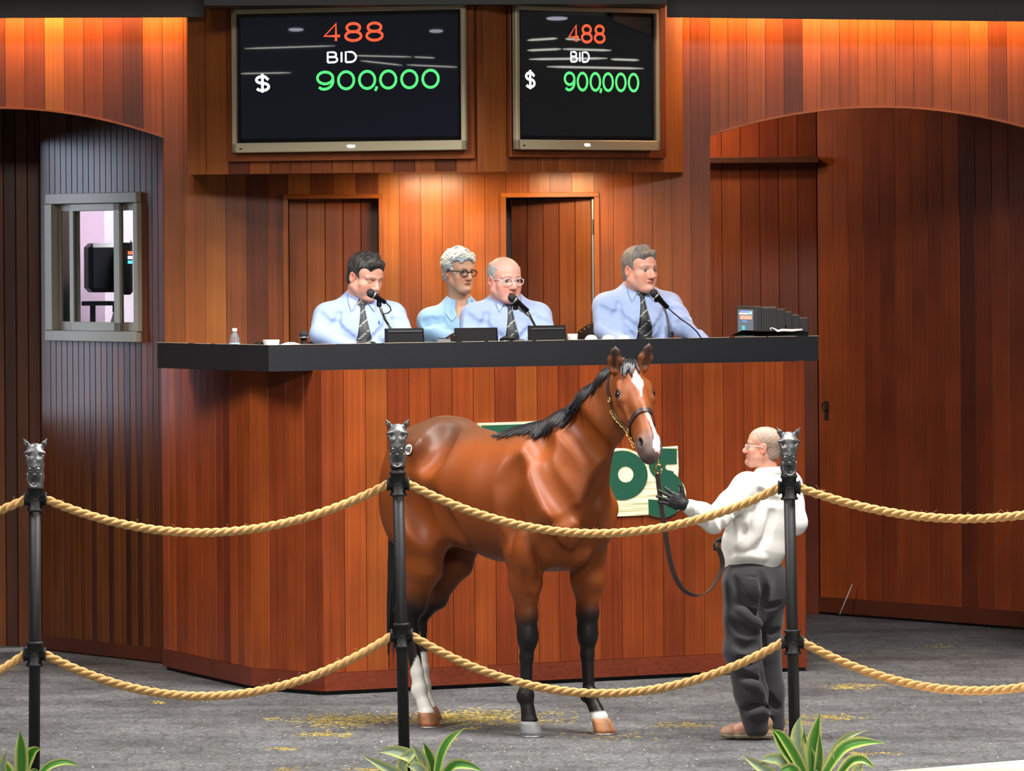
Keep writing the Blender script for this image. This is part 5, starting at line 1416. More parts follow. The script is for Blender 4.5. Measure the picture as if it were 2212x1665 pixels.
def seated(name_label, neck_px, d, zs, k, alpha, head_px, halpha, hpitch, elbows, wrists, skin, shirtc, jacket=None, hairstyle='short', hc=(.02, .015, .012), hc2=(.05, .04, .035), tie=True, specs=None, wide=1.0, jaw=1.0, beard=None, lid=False, tilt=0, open_collar=False, headk=1.0, belly=0.0):
    B = rotm(alpha); base = at(neck_px, 700, d); base.z = zs
    def P(x, y, z): return base + B @ Vector((x, y, z)) * k
    Bn = np.array(B); X = np.array(B @ Vector((1, 0, 0)))
    hc_w = at(head_px[0], head_px[1], d - .05)
    H = Head(hc_w, rotm(halpha, hpitch, tilt), k * headk, wide, jaw)
    neck0 = P(0, -.015, .565); nb = H.p(0, -.020, -.075)
    el = [at(*e) for e in elbows]; wr = [at(*w_) for w_ in wrists]      # image left arm first
    sh = [P(.178, -.01, .468), P(-.178, -.01, .468)]                    # person's right arm is at image left
    # body
    lo = np.array(base) - np.array((.52, .55, .02)); hi = np.array(base) + np.array((.55, .42, 1.22))
    F = Field(lo, hi, .0042)
    H.build(F)
    F.cone(neck0, nb, .066 * k, .058 * k, .02 * k); F.cone(nb, H.p(0, .01, -.06), .056 * k, .045 * k, .03 * k)
    F.loft([(P(0, 0, .06), .15 * k, .11 * k), (P(0, .01, .30), .15 * k, .10 * k), (P(0, 0, .46), .16 * k, .09 * k), (P(0, -.01, .55), .10 * k, .06 * k)], X, .03)
    for s_, e_, w_ in zip(sh, el, wr):
        F.cone(s_, e_, .046 * k, .036 * k, .03); F.cone(e_, w_, .034 * k, .026 * k, .01)
        dd = (w_ - e_).normalized(); hand_prims(F, w_, dd, Vector((0, 0, -1)), k, .25, .12, 1 if (w_ - base).dot(B @ Vector((1, 0, 0))) > 0 else -1)
    V, Fc = F.surface(1)
    body = solid('person', V, Fc, SKINM, None, H.tint(V, skin, beard, lid))
    tag(body, name_label, 'person')
    H.hair(hairstyle, hc, hc2, body)
    if specs is not None: H.glasses(specs, body, th=.0034 if specs is DKFRAME else .0022)
    # shirt (or jacket)
    G = Field(lo, hi, .0055)
    th = .012 if not jacket else .022
    G.loft([(P(0, .0, .03), (.175 + th) * k, (.13 + th + belly) * k), (P(0, .015 + belly * .6, .20), (.178 + th + belly * .4) * k, (.13 + th + belly) * k), (P(0, .01, .36), (.185 + th) * k, (.122 + th) * k), (P(0, -.005, .455), (.160 + th) * k, (.104 + th) * k), (P(0, -.012, .530), (.090 + th) * k, (.066 + th) * k), (P(0, -.015, .572), (.066 + th) * k, (.058 + th) * k)], X, .03)
    for s_, e_, w_ in zip(sh, el, wr):
        G.ell(s_, np.array((.066, .066, .062)) * k, None, .05 * k); G.cone(P(0, -.02, .555), s_ + Vector((0, 0, .015)), .050 * k, .050 * k, .05 * k)
        m_ = s_.lerp(e_, .5)
        G.cone(s_, m_, (.062 + th * .6) * k, (.060 + th * .6) * k, .04 * k); G.cone(m_, e_, (.060 + th * .6) * k, (.054 + th * .5) * k, .02 * k)
        G.cone(e_, w_.lerp(e_, .12), (.054 + th * .5) * k, (.038 + th * .5) * k, .025 * k)
    G.cone(neck0 - Vector((0, 0, .02)), H.p(0, 0, -.02), .060 * k, .066 * k, .004, True)
    if open_collar: G.ell(P(0, .085, .535), np.array((.040, .085, .085)) * k, np.array(B), .02, True)
    V0, F0 = G.surface(1)
    bv = BVHTree.FromPolygons([tuple(v) for v in V0], [tuple(int(i) for i in f) for f in F0])
    # folds: creases from the armpits, across the sleeves and the chest
    rs = random.Random(len(name_label) * 7 + int(neck_px))
    def fold(a, b_, r=.010, kk=.022, sub=True):
        pa = bv.find_nearest(a)[0]; pb = bv.find_nearest(b_)[0]
        n = 4; prev = None
        for i in range(n + 1):
            q = bv.find_nearest(pa.lerp(pb, i / n))
            p = q[0] + q[1] * (r * .15 if sub else -r * .35)
            if prev is not None: G.cone(prev, p, r * k, r * k, kk * k, sub)
            prev = p
    for s_, e_, sg in zip(sh, el, (1, -1)):
        ap = P(.150 * sg, .10, .44)
        for j in range(3):
            fold(ap, P((.03 + .02 * j) * sg, .14, .33 - .07 * j + rs.uniform(-.02, .02)), .009)
        fold(P(.135 * sg, .11, .50), P(.150 * sg, .12, .30), .009)
        u = (e_ - s_).normalized(); fr = B @ Vector((0, 1, 0)); a_ = u.cross(fr).normalized()
        for j in range(4):
            t = .25 + .18 * j; c_ = s_.lerp(e_, t) + fr * .07 * k
            fold(c_ + a_ * .05 * k - u * .03, c_ - a_ * .05 * k + u * (.02 + rs.uniform(-.02, .03)), .009)
        for j in range(3):
            c_ = e_.lerp(wr[0 if sg == 1 else 1], .2 + .2 * j) + Vector((0, 0, .06))
            fold(c_ + Vector((.03, -.03, 0)), c_ + Vector((-.03, .03, 0)), .006)
    V1, F1 = G.surface(1)
    sc = np.tile(np.array(jacket or shirtc), (len(V1), 1)); sc = mixc(sc, np.array(jacket or shirtc) * .9, sstep(0, 1, vnoise(V1, 20, 2)) * .4)
    shirt = solid('denim_jacket' if jacket else 'shirt', V1, F1, CLOTH, body, sc)
    bv = BVHTree.FromPolygons([tuple(v) for v in V1], [tuple(int(i) for i in f) for f in F1])
    def front(x, z, off=.0):
        o = P(x, .6, z); q = bv.ray_cast(o, -(B @ Vector((0, 1, 0))))
        return (q[0] + q[1] * off, q[1]) if q[0] is not None else (P(x, .12, z), B @ Vector((0, 1, 0)))
    # collar band and two flaps
    cb = []
    for i in range(25):
        a = math.radians(-70 + 320 * i / 24) + math.pi / 2 + math.radians(20) * 0
        a = math.radians(90 + 22 + (360 - 44) * i / 24)
        cb.append(P(.070 * math.cos(a), -.014 + .066 * math.sin(a), .592 + .020 * -math.sin(a)))
    colr = MB().tube(cb, [(.020 * k, .006 * k)] * 25, 8, flat=Vector((0, 0, 1))).build('collar', CLOTH, shirt)
    a_ = colr.data.attributes.new('tint', 'FLOAT_COLOR', 'POINT'); a_.data.foreach_set('color', [*(jacket or shirtc), 1] * len(colr.data.vertices))
    for sg in (1, -1):
        ol = [(.010, .575), (.045, .600), (.068, .598), (.070, .545), (.060, .500), (.030, .545)] if not open_collar else [(.030, .555), (.060, .600), (.085, .590), (.105, .520), (.075, .470), (.045, .510)]
        pts_ = []
        for x, z in ol:
            p_, n_ = front(x * sg, z - .004, .007 * k); pts_.append((p_, n_))
        Vv = [p for p, n in pts_] + [p + n * .004 for p, n in pts_]; n6 = len(ol)
        Ff = [tuple(range(n6)), tuple(range(2 * n6 - 1, n6 - 1, -1))] + [(i, (i + 1) % n6, (i + 1) % n6 + n6, i + n6) for i in range(n6)]
        fo_ = mesh('collar_flap', Vv, Ff, CLOTH, shirt)
        at_ = fo_.data.attributes.new('tint', 'FLOAT_COLOR', 'POINT'); at_.data.foreach_set('color', [*[c_ * 1.04 for c_ in (jacket or shirtc)], 1] * len(Vv))
    if tie:
        Vv, Ff, cc_ = [], [], []; nz_, nx_ = 64, 6
        for i in range(nz_ + 1):
            t = i / nz_; z = .572 - .36 * t
            hw_ = .014 + (.012 * sstep(0, .1, np.array(t)) - .014 * sstep(.10, .13, np.array(t)) + .032 * sstep(.12, .8, np.array(t)))
            for j in range(nx_ + 1):
                u = -1 + 2 * j / nx_; p_, n_ = front(u * float(hw_), z, .006 * k)
                bulge = (.010 if t < .11 else .004) * (1 - u * u)
                Vv.append(p_ + n_ * bulge * k)
                s_ = (u * float(hw_) * .9 + z) / .062; fr_ = s_ - math.floor(s_)
                cc_.append((.42, .42, .36, 1) if fr_ < .07 else ((.012, .012, .020, 1) if fr_ < .5 else (.016, .017, .016, 1)))
        for i in range(nz_):
            for j in range(nx_): q = i * (nx_ + 1) + j; Ff.append((q, q + 1, q + nx_ + 2, q + nx_ + 1))
        nv = len(Vv); Vv += [v - (B @ Vector((0, 1, 0))) * .006 for v in Vv]; cc_ += cc_
        Ff += [tuple(nv + i for i in reversed(f)) for f in Ff]
        rim = list(range(0, nx_ + 1)) + [(i + 1) * (nx_ + 1) - 1 for i in range(1, nz_ + 1)] + list(range(nv - 2, nv - nx_ - 2, -1)) + [i * (nx_ + 1) for i in range(nz_ - 1, 0, -1)]
        Ff += [(rim[i], rim[(i + 1) % len(rim)], rim[(i + 1) % len(rim)] + nv, rim[i] + nv) for i in range(len(rim))]
        to = mesh('striped_tie', Vv, Ff, TIEM, shirt, True)
        at_ = to.data.attributes.new('tint', 'FLOAT_COLOR', 'POINT'); at_.data.foreach_set('color', [x for c_ in cc_ for x in c_])
    # trousers and shoes below the desk
    T = Field(np.array(base) + np.array((-.4, -.75, -.50)), np.array(base) + np.array((.4, .35, .22)), .014)
    T.loft([(P(0, -.02, .12), .17 * k, .13 * k), (P(0, -.0, .06), .18 * k, .14 * k)], X, .03)
    for sg in (1, -1):
        T.cone(P(.09 * sg, .0, .065), P(.11 * sg, .22, .075), .082 * k, .062 * k, .04); T.cone(P(.11 * sg, .22, .075), P(.11 * sg, .20, -.31), .060 * k, .050 * k, .03)
    V2, F2 = T.surface(1); tr = solid('trousers', V2, F2, CLOTH, body, np.tile(np.array((.03, .03, .035)), (len(V2), 1)))
    for sg in (1, -1):
        c_ = P(.11 * sg, .24, -.36); MB().sphere((c_.x, c_.y, PZ + .042), (.05, .05, .042), 12, 8).tube([P(.11 * sg, .20, -.30), Vector((c_.x, c_.y, PZ + .05))], .04, 8).build('shoe', LEATHER, body)
    return body, bv, P, B, H

SHIRT = (.30, .38, .60); SK = (.60, .30, .215)
A_ = seated('dark haired seated man in blue shirt and striped tie looking down at a microphone', 778, 33.66, 1.735, 1.13, 10, (789, 596), 44, 20,
            [(694, 722, 33.55), (868, 724, 33.55)], [(765, 758, 33.32), (815, 758, 33.32)], SK, SHIRT, hc=(.016, .013, .012), hc2=(.055, .052, .052), wide=1.08, jaw=1.12, lid=True, belly=.03)
B_ = seated('bald seated man with clear spectacles in blue shirt and striped tie, speaking', 1094, 34.20, 1.715, 1.14, 12, (1090, 604), 30, 4,
            [(1018, 722, 34.10), (1175, 724, 34.10)], [(1062, 756, 33.86), (1130, 756, 33.88)], (.66, .33, .26), SHIRT, hairstyle='fringe', hc=(.34, .33, .32), hc2=(.46, .45, .43), specs=CLFRAME, wide=1.06, jaw=1.08, belly=.03)
C_ = seated('grey haired seated man in blue shirt gazing right past his microphone, no spectacles', 1378, 34.66, 1.765, 1.15, 14, (1382, 582), 40, 2,
            [(1308, 712, 34.55), (1478, 706, 34.52)], [(1350, 750, 34.32), (1522, 742, 34.50)], (.62, .32, .235), SHIRT, hc=(.15, .135, .125), hc2=(.24, .22, .20), wide=1.02, jaw=1.06)
W_ = seated('white haired seated woman in dark spectacles and pale denim jacket behind the men', 993, 34.98, 1.715, 1.07, 14, (992, 586), 36, 4,
            [(935, 712, 34.9), (1060, 715, 34.9)], [(975, 735, 34.72), (1040, 735, 34.72)], (.54, .31, .21), (.40, .50, .72), jacket=(.26, .44, .66), hairstyle='full', hc=(.42, .48, .50), hc2=(.27, .30, .31), tie=False, specs=DKFRAME, wide=.96, jaw=.92, open_collar=True, headk=1.0)
# ================================================================== the handler
def handler():
    D0 = 29.7; HB = rotm(-131); Xv = HB @ Vector((1, 0, 0)); Fv = HB @ Vector((0, 1, 0)); X = np.array(Xv)
    H = Head(at(1649, 966, D0), rotm(-100, -6), .90, .96, 1.0)
    lo = np.array((at(1380, 1600, D0).x, 29.0, -.01)); hi = np.array((at(1760, 900, D0).x, 30.3, 1.80))
    shc = at(1657, 1050, D0); sl, sr = shc - Xv * .175, shc + Xv * .175
    eL, wL = at(1543, 1124, 29.40), at(1482, 1091, 29.29); eR, wR = at(1716, 1128, 29.78), at(1596, 1160, 29.93)
    hL, kL, aL = at(1608, 1262, 29.62), at(1604, 1405, 29.60), at(1634, 1556, 29.66)
    hR, kR, aR = at(1652, 1264, 29.78), at(1646, 1405, 29.80), at(1668, 1552, 29.86)
    handD = Vector((-.90, -.05, .38)).normalized(); handN = Vector((.05, 1, 0)); thumbD = Vector((-.12, -.1, 1))
    F = Field(lo, hi, .0055)
    H.build(F)
    F.cone(at(1660, 1036, D0), H.p(0, -.02, -.06), .060, .052, .02)
    F.loft([(at(1625, 1230, D0), .14, .11), (at(1632, 1160, D0), .14, .10), (at(1650, 1090, D0), .16, .10), (at(1657, 1046, D0), .12, .07)], X, .03)
    for s_, e_, w_ in ((sl, eL, wL), (sr, eR, wR)):
        F.cone(s_, e_, .046, .036, .03); F.cone(e_, w_, .036, .026, .015)
    hand_prims(F, wL, handD, handN, .98, (.55, .12, .08, .10), .25, 1, thumbD, .78)
    hand_prims(F, wR, Vector((-.7, .1, -.1)), Vector((0, -.3, -1)), .95, .7, .1, -1)
    for h_, k_, a_ in ((hL, kL, aL), (hR, kR, aR)):
        F.cone(h_, k_, .075, .052, .03); F.cone(k_, a_, .052, .036, .02); F.cone(a_, a_ + Vector((-.14, .02, -.07)), .035, .03, .02)
    V, Fc = F.surface(1)
    col = H.tint(V, (.58, .29, .205), None)
    L = H.loc(V); x, y, z = L.T
    crew = sstep(.012, -.012, y - .055 - .10 * np.clip(.075 - z, -1, .0) + .9 * np.clip(.045 - z, 0, 1)) * (z > -.085) * (np.linalg.norm(L, axis=1) < .17) * sstep(-.09, -.06, z)
    crew = crew * (1 - ((np.abs(x) > .06) & (np.abs(y + .005) < .032) & (np.abs(z + .008) < .040)))
    col = mixc(col, (.34, .25, .19), crew * (.45 + .15 * vnoise(V, 160, 2)))
    body = solid('person', V, Fc, SKINM, None, col)
    tag(body, 'standing handler in white shirt, dark trousers and black gloves holding the horse', 'person')
    H.hair('crew', (.30, .215, .165), (.40, .27, .205), body)
    H.glasses(CLFRAME, body, .021, .014, .0018)
    MBx = MB()
    # gloves
    for (w_, d_, n_, cu, sp_, sd, th_, nm) in ((wL, handD, handN, (.55, .12, .08, .10), .25, 1, thumbD, 'glove'), (wR, Vector((-.7, .1, -.1)), Vector((0, -.3, -1)), .7, .1, -1, None, 'glove')):
        c = np.array(w_ + Vector(d_).normalized() * .09); G = Field(c - .16, c + .16, .0028)
        hand_prims(G, w_, d_, n_, .99, cu, sp_, sd, th_, 1.12)
        dn = Vector(d_).normalized(); ef = ((eL if w_ is wL else eR) - w_).normalized(); G.cone(w_ + ef * .045, w_ + dn * .02, .029, .031, .01)
        Nn = Vector(n_); Nn = (Nn - dn * Nn.dot(dn)).normalized(); S = dn.cross(Nn) * sd
        for i in range(4):
            p_ = w_ + dn * .06 - Nn * .017 + S * (-.024 + .016 * i); G.cone(p_, p_ + dn * .03, .0022, .0022, .004, True)
        Vg, Fg = G.surface(1); solid(nm, Vg, Fg, GLOVEM, body, np.tile(np.array((.018, .018, .019)), (len(Vg), 1)))
    # shirt
    G = Field(lo + np.array((0, 0, .8)), hi, .0058)
    G.loft([(at(1622, 1206, D0), .172, .146), (at(1628, 1180, D0), .186, .160), (at(1638, 1130, D0), .186, .150), (at(1650, 1085, D0), .182, .132), (at(1656, 1052, D0), .150, .098), (at(1660, 1030, D0), .072, .066)], X, .03)
    for s_, e_, w_ in ((sl, eL, wL), (sr, eR, wR)):
        G.ell(s_, (.078, .078, .075), None, .05); m_ = s_.lerp(e_, .5)
        G.cone(s_, m_, .076, .072, .04); G.cone(m_, e_, .072, .068, .02)
        G.cone(e_, e_.lerp(w_, .45), .066, .060, .03); G.cone(e_.lerp(w_, .45), w_ + (e_ - w_).normalized() * .028, .060, .043, .02)
    G.cone(at(1659, 1040, D0), H.p(0, .0, -.03), .056, .060, .004, True)
    V0, F0 = G.surface(1); bv = BVHTree.FromPolygons([tuple(v) for v in V0], [tuple(int(i) for i in f) for f in F0])
    def folds(G, bv, lst):
        for pix, r, dep, k, sub in lst:
            prev = None; n = 8
            pts = []
            for (a, b_) in zip(pix[:-1], pix[1:]):
                for j in range(5): pts.append((a[0] + (b_[0] - a[0]) * j / 5, a[1] + (b_[1] - a[1]) * j / 5))
            pts.append(pix[-1])
            for i, (px, py) in enumerate(pts):
                q = bv.ray_cast(CP, ray(px, py).normalized())
                if q[0] is None: prev = None; continue
                e = math.sin(math.pi * min(1, .08 + .9 * i / (len(pts) - 1)))
                p = q[0] + q[1] * (r - dep * e if sub else -r + dep * e)
                if prev is not None: G.cone(prev, p, r, r, k, sub)
                prev = p
    S_, A_f = True, False
    folds(G, bv, [([(1625, 1090), (1628, 1120), (1622, 1145)], .010, .012, .02, S_), ([(1605, 1140), (1612, 1170), (1585, 1200)], .012, .014, .03, S_),
                  ([(1668, 1110), (1650, 1165), (1610, 1195)], .018, .008, .04, S_),
                  ([(1560, 1090), (1555, 1120), (1565, 1150)], .010, .012, .02, S_), ([(1530, 1095), (1540, 1115), (1535, 1140)], .009, .010, .02, S_),
                  ([(1515, 1090), (1520, 1108), (1508, 1130)], .008, .009, .02, S_), ([(1580, 1080), (1585, 1105), (1600, 1120)], .010, .008, .02, S_),
                  ([(1640, 1060), (1660, 1080), (1690, 1085)], .012, .007, .03, S_), ([(1642, 1110), (1632, 1155), (1600, 1192)], .02, .008, .04, A_f),
                  ([(1590, 1205), (1620, 1200), (1650, 1206)], .012, .008, .03, A_f), ([(1500, 1085), (1495, 1105), (1490, 1122)], .008, .007, .015, S_)])
    V1, F1 = G.surface(1)
    sh = solid('shirt', V1, F1, CLOTH, body, np.tile(np.array((.78, .76, .72)), (len(V1), 1)))
    cb = [at(1660, 1019, D0) + Xv * (.070 * math.cos(a)) + Fv * (.066 * math.sin(a)) + Vector((0, 0, .006 * -math.sin(a))) for a in [math.radians(d) for d in range(110, 431, 12)]]
    co = MB().tube(cb, [(.024, .007)] * len(cb), 8, flat=Vector((0, 0, 1))).build('collar', CLOTH, sh)
    co.data.attributes.new('tint', 'FLOAT_COLOR', 'POINT').data.foreach_set('color', [.78, .76, .72, 1] * len(co.data.vertices))
    # belt
    cen = at(1624, 1213, D0)
    bp = [cen + Xv * (.168 * math.cos(a)) + Fv * (.137 * math.sin(a)) for a in [i * math.pi / 20 for i in range(41)]]
    MB().tube(bp, [(.018, .004)] * 41, 8, flat=Vector((0, 0, 1))).build('belt', LEATHER, body)
    # trousers
    T = Field(np.array((at(1530, 1600, D0).x, 29.25, .02)), np.array((at(1720, 1200, D0).x, 30.15, 1.02)), .0062)
    T.loft([(at(1624, 1214, D0), .162, .130), (at(1626, 1250, D0), .166, .142), (at(1628, 1290, D0), .162, .140)], X, .03)
    for sd, h_, k_, a_ in ((-1, hL, kL, aL), (1, hR, kR, aR)):
        bt = h_ - Fv * .055 + Xv * .01 * sd; T.ell(bt, (.100, .100, .105), None, .06)
        T.cone(h_, h_.lerp(k_, .5), .112, .104, .05); T.cone(h_.lerp(k_, .5), k_, .104, .100, .03)
        T.cone(k_, k_.lerp(a_, .6), .100, .088, .03); T.cone(k_.lerp(a_, .6), a_ - Vector((0, 0, .035)), .088, .070, .03)
    V0, F0 = T.surface(1); bv = BVHTree.FromPolygons([tuple(v) for v in V0], [tuple(int(i) for i in f) for f in F0])
    folds(T, bv, [([(1645, 1240), (1655, 1280), (1648, 1320), (1645, 1360)], .014, .022, .03, S_), ([(1595, 1300), (1615, 1325), (1642, 1335)], .016, .022, .03, S_),
                  ([(1585, 1250), (1600, 1290), (1625, 1305)], .012, .012, .03, S_), ([(1600, 1315), (1625, 1340), (1645, 1350)], .014, .014, .03, A_f),
                  ([(1655, 1310), (1672, 1308), (1684, 1305)], .012, .018, .02, S_), ([(1655, 1362), (1668, 1366), (1682, 1362)], .010, .012, .02, S_),
                  ([(1648, 1340), (1648, 1400), (1646, 1450), (1655, 1500)], .012, .020, .02, S_), ([(1600, 1460), (1625, 1470), (1645, 1480)], .014, .014, .03, S_),
                  ([(1610, 1475), (1635, 1480), (1648, 1500)], .012, .012, .03, A_f), ([(1605, 1535), (1630, 1528), (1660, 1532)], .014, .020, .025, S_),
                  ([(1620, 1545), (1645, 1535), (1664, 1545)], .014, .014, .025, A_f), ([(1590, 1390), (1610, 1400), (1635, 1392)], .014, .010, .03, S_),
                  ([(1660, 1500), (1670, 1520), (1685, 1530)], .012, .014, .02, S_), ([(1600, 1425), (1620, 1432), (1640, 1425)], .012, .010, .03, S_), ([(1580, 1345), (1600, 1360), (1630, 1365)], .016, .010, .03, S_),
                  ([(1612, 1244), (1630, 1246), (1650, 1244)], .004, .005, .006, S_)])
    T.cut(at(1624, 1206, D0), (0, 0, 1), .004)
    V1, F1 = T.surface(1)
    solid('trousers', V1, F1, CLOTH, body, np.tile(np.array((.040, .038, .042)), (len(V1), 1)))
    # shoes
    for a_, hx in ((aL, 1668), (aR, 1696)):
        fw = Vector((-.985, .17, 0)).normalized(); sd = fw.cross(Vector((0, 0, 1)))
        heel = Vector((at(hx, 1595, a_.y).x, a_.y + .0, 0)); U = np.array(sd)
        g0 = heel - fw * .03; S = Field(np.array((min(heel.x, heel.x - .31), heel.y - .12, -.008)), np.array((heel.x + .06, heel.y + .12, .17)), .0045)
        q = lambda f, z: heel + fw * f + Vector((0, 0, z))
        S.loft([(q(.015, .030), .034, .026), (q(.09, .028), .036, .024), (q(.18, .028), .046, .024), (q(.235, .030), .044, .024), (q(.265, .030), .034, .018)], U, .015)
        S.loft([(q(.03, .085), .036, .040), (q(.09, .080), .038, .040), (q(.15, .062), .040, .034), (q(.22, .050), .042, .028), (q(.258, .046), .034, .022)], U, .02)
        S.cone(q(.06, .09), q(.065, .14), .044, .042, .02)
        S.cone(q(.105, -.005) + sd * .08, q(.105, -.005) - sd * .08, .012, .012, .006, True)
        S.cut((0, 0, .002), (0, 0, -1))
        Vs, Fs = S.surface(1); zz = Vs[:, 2]
        c = np.tile(np.array((.36, .20, .12)), (len(Vs), 1)); c = mixc(c, (.52, .42, .28), sstep(.036, .031, zz)); c = mixc(c, (.10, .06, .04), sstep(.004, .001, np.abs(zz - .035)))
        so = solid('shoe', Vs, Fs, attr_mat('nubuck', rough=.7, nscale=80, nvar=.2), body, c)
        for j in range(3):
            p_ = q(.115 + .022 * j, .112 - .014 * j); MB().tube([p_ + sd * .028, p_ + Vector((0, 0, .006)), p_ - sd * .028], .0028, 6).build('lace', LEATHER, so)
    return body
HAND = handler()
# ================================================================== things on the desk
def dfront(px): return 32.72 + (px - 580) * (34.75 - 32.72) / (1768 - 580)
def dsurf(px, back): 
    d = dfront(px) + back; p = at(px, 740, d); return Vector((p.x, d, TOPZ))
dd_ = (dk[2] - dk[1]).normalized(); dn_ = Vector((dd_.y, -dd_.x, 0))
# small monitors seen from behind
def monitor(x0, x1, yt, back, label, tilt, strip):
    px = (x0 + x1) / 2; b = dsurf(px, back); zt = at(px, yt, b.y).z; W = (at(x1, yt, b.y).x - at(x0, yt, b.y).x) * .99; Hh = zt - TOPZ
    m = empty('small_monitor', b, label, 'monitor', 'small monitors on the desk')
    R = Matrix.Rotation(math.atan2(dd_.y, dd_.x) * .6, 3, 'Z') @ Matrix.Rotation(math.radians(tilt), 3, 'X')
    h = Hh - .03; c = b + Vector((0, 0, .03 + h / 2))
    # case: slightly wider at the foot, bevelled
    V = []; Fq = []
    for (y, w_, hh) in ((-.004, W * .94, h * .90), (-.018, W, h), (-.030, W, h), (-.042, W * .90, h * .78)):
        for sx, sz in ((-1, -1), (1, -1), (1, 1), (-1, 1)): V.append(c + R @ Vector((sx * w_ / 2 * (1.0 if sz < 0 else .965), -y - .02, sz * hh / 2)))
    V = [c + R @ Vector(((R.inverted() @ (v - c)).x, -(R.inverted() @ (v - c)).y, (R.inverted() @ (v - c)).z)) for v in V]
    for i in range(3):
        for k in range(4): Fq.append((i * 4 + k, i * 4 + (k + 1) % 4, i * 4 + 4 + (k + 1) % 4, i * 4 + 4 + k))
    Fq += [(0, 1, 2, 3), (15, 14, 13, 12)]
    MB().add(V, Fq).build('case', BLKPLASTIC, m)
    MB().box(b + Vector((0, .02, .016)), (W * .5, .10, .03), None, .006).build('foot', BLKPLASTIC, m)
    if strip: MB().box(c + R @ Vector((0, -.026, -h * .30)), (W * .68, .006, .014), R, .002).build('grip_strip', plain('grey_plastic', (.16, .17, .20), .4), m)
    else: MB().box(c + R @ Vector((0, -.026, h * .36)), (W * .86, .004, .012), R, .002).build('top_ridge', plain('sheen_plastic', (.05, .05, .055), .25), m)
monitor(828, 919, 709, .10, 'small black monitor in front of the dark haired man', -8, False)
monitor(978, 1079, 708, .12, 'small black monitor with a grey strip in front of the woman', -8, True)
monitor(1137, 1226, 703, .10, 'small black monitor right of the bald man microphone', -8, False)
# microphones
MESHM = plain('mic_grille', (.02, .02, .022), .5, metal=.4, var=.5, scale=700, bump=.6)
def microphone(head, tail, stand, cable, d, label):
    d0 = d; hd_ = at(head[0], head[1], d0 - .10); tl_ = at(tail[0], tail[1], d0 - .04)
    m = empty('microphone', at(stand[-1][0], stand[-1][1], d0), label, 'microphone', 'microphones on the desk'); u = (tl_ - hd_).normalized()
    MB().sphere(hd_, .027, 16, 12).build('grille', MESHM, m)
    MB().lathe([(.0275, .014), (.0285, .018), (.0275, .024)], hd_, 18, u).build('grille_band', STEEL, m)
    L = (tl_ - hd_).length
    MB().lathe([(.024, .020), (.020, .04), (.0155, L * .55), (.0135, L)], hd_, 16, u).build('handle', BLKPLASTIC, m)
    st = [at(x, y, d0 - .05 + .05 * i / (len(stand) - 1)) for i, (x, y) in enumerate(stand)]; st[-1].z = min(st[-1].z, TOPZ + .02)
    MB().tube(st, .0085, 10).build('gooseneck', STEEL, m)
    MB().lathe([(.05, 0), (.05, .012), (.02, .02)], Vector((st[-1].x, st[-1].y, TOPZ)), 18).build('stand_base', IRON, m)
    MB().box(st[0], (.03, .03, .045), None, .006).build('mic_clip', BLKPLASTIC, m)
    if cable: MB().tube([at(x, y, d0 - .06) for x, y in cable], .0042, 8).build('cable', BLKPLASTIC, m)
microphone((801, 633), (832, 653), [(819, 655), (824, 672), (833, 692), (846, 714), (848, 748)], [(833, 653), (842, 662), (845, 670), (838, 676), (828, 678), (830, 690), (840, 700)], 33.32, 'black microphone on a steel arm before the dark haired man')
microphone((1106, 643), (1140, 671), [(1113, 662), (1128, 670), (1145, 684), (1156, 704), (1160, 742)], [(1140, 671), (1146, 682), (1152, 696), (1158, 712)], 33.90, 'black microphone at the mouth of the bald man')
microphone((1412, 633), (1442, 664), [(1418, 645), (1432, 660), (1440, 680), (1444, 705), (1448, 736)], [(1442, 664), (1455, 676), (1472, 690), (1490, 702), (1505, 716), (1516, 732)], 34.36, 'black microphone with a long black cable before the grey haired man')
dm = dsurf(656, .16); sm = empty('desk_microphone', dm, 'short black microphone standing left of the dark haired man', 'microphone', 'microphones on the desk')
zt_ = at(656, 723, dm.y).z
MB().sphere((dm.x, dm.y, zt_), .027, 14, 10).build('grille', MESHM, sm); MB().lathe([(.0275, -.012), (.0285, -.016), (.027, -.022)], (dm.x, dm.y, zt_), 16).build('grille_band', STEEL, sm)
MB().lathe([(.045, 0), (.045, .012), (.018, .02), (.018, zt_ - TOPZ - .02)], dm, 16).build('stem', BLKPLASTIC, sm)
# water bottle
bt = dsurf(507, .22); bt = Vector((at(507, 740, 33.35).x, 33.35, TOPZ)); zb2 = at(507, 709, bt.y).z - TOPZ
PET, _nt, _b = new_mat('clear_plastic'); _b.inputs['Transmission Weight'].default_value = .9; _b.inputs['IOR'].default_value = 1.2; _b.inputs['Roughness'].default_value = .08; _b.inputs['Base Color'].default_value = (.9, .95, 1, 1)
wb = empty('water_bottle', bt, 'clear plastic water bottle with a blue label and white cap', 'bottle')
k_ = zb2
MB().lathe([(.028, 0), (.033, .01), (.033, .50 * k_), (.031, .52 * k_), (.033, .56 * k_), (.031, .66 * k_), (.022, .80 * k_), (.0125, .88 * k_), (.0125, .91 * k_)], bt, 24).build('bottle_body', PET, wb)
MB().lathe([(.0338, .10 * k_), (.0340, .12 * k_), (.0340, .53 * k_), (.0338, .54 * k_)], bt, 24).build('label_band', plain('blue_label', (.30, .52, .86), .4, var=.35, scale=28), wb)
MB().box(bt + Vector((.024, -.0255, .42 * k_)), (.012, .004, .03), Matrix.Rotation(.75, 3, 'Z')).build('label_mark', plain('yellow_mark', (.8, .7, .05), .5), wb)
MB().lathe([(.0145, .90 * k_), (.015, .905 * k_), (.015, .995 * k_), (.0135, k_)], bt, 20).build('cap', WHITEPL, wb)
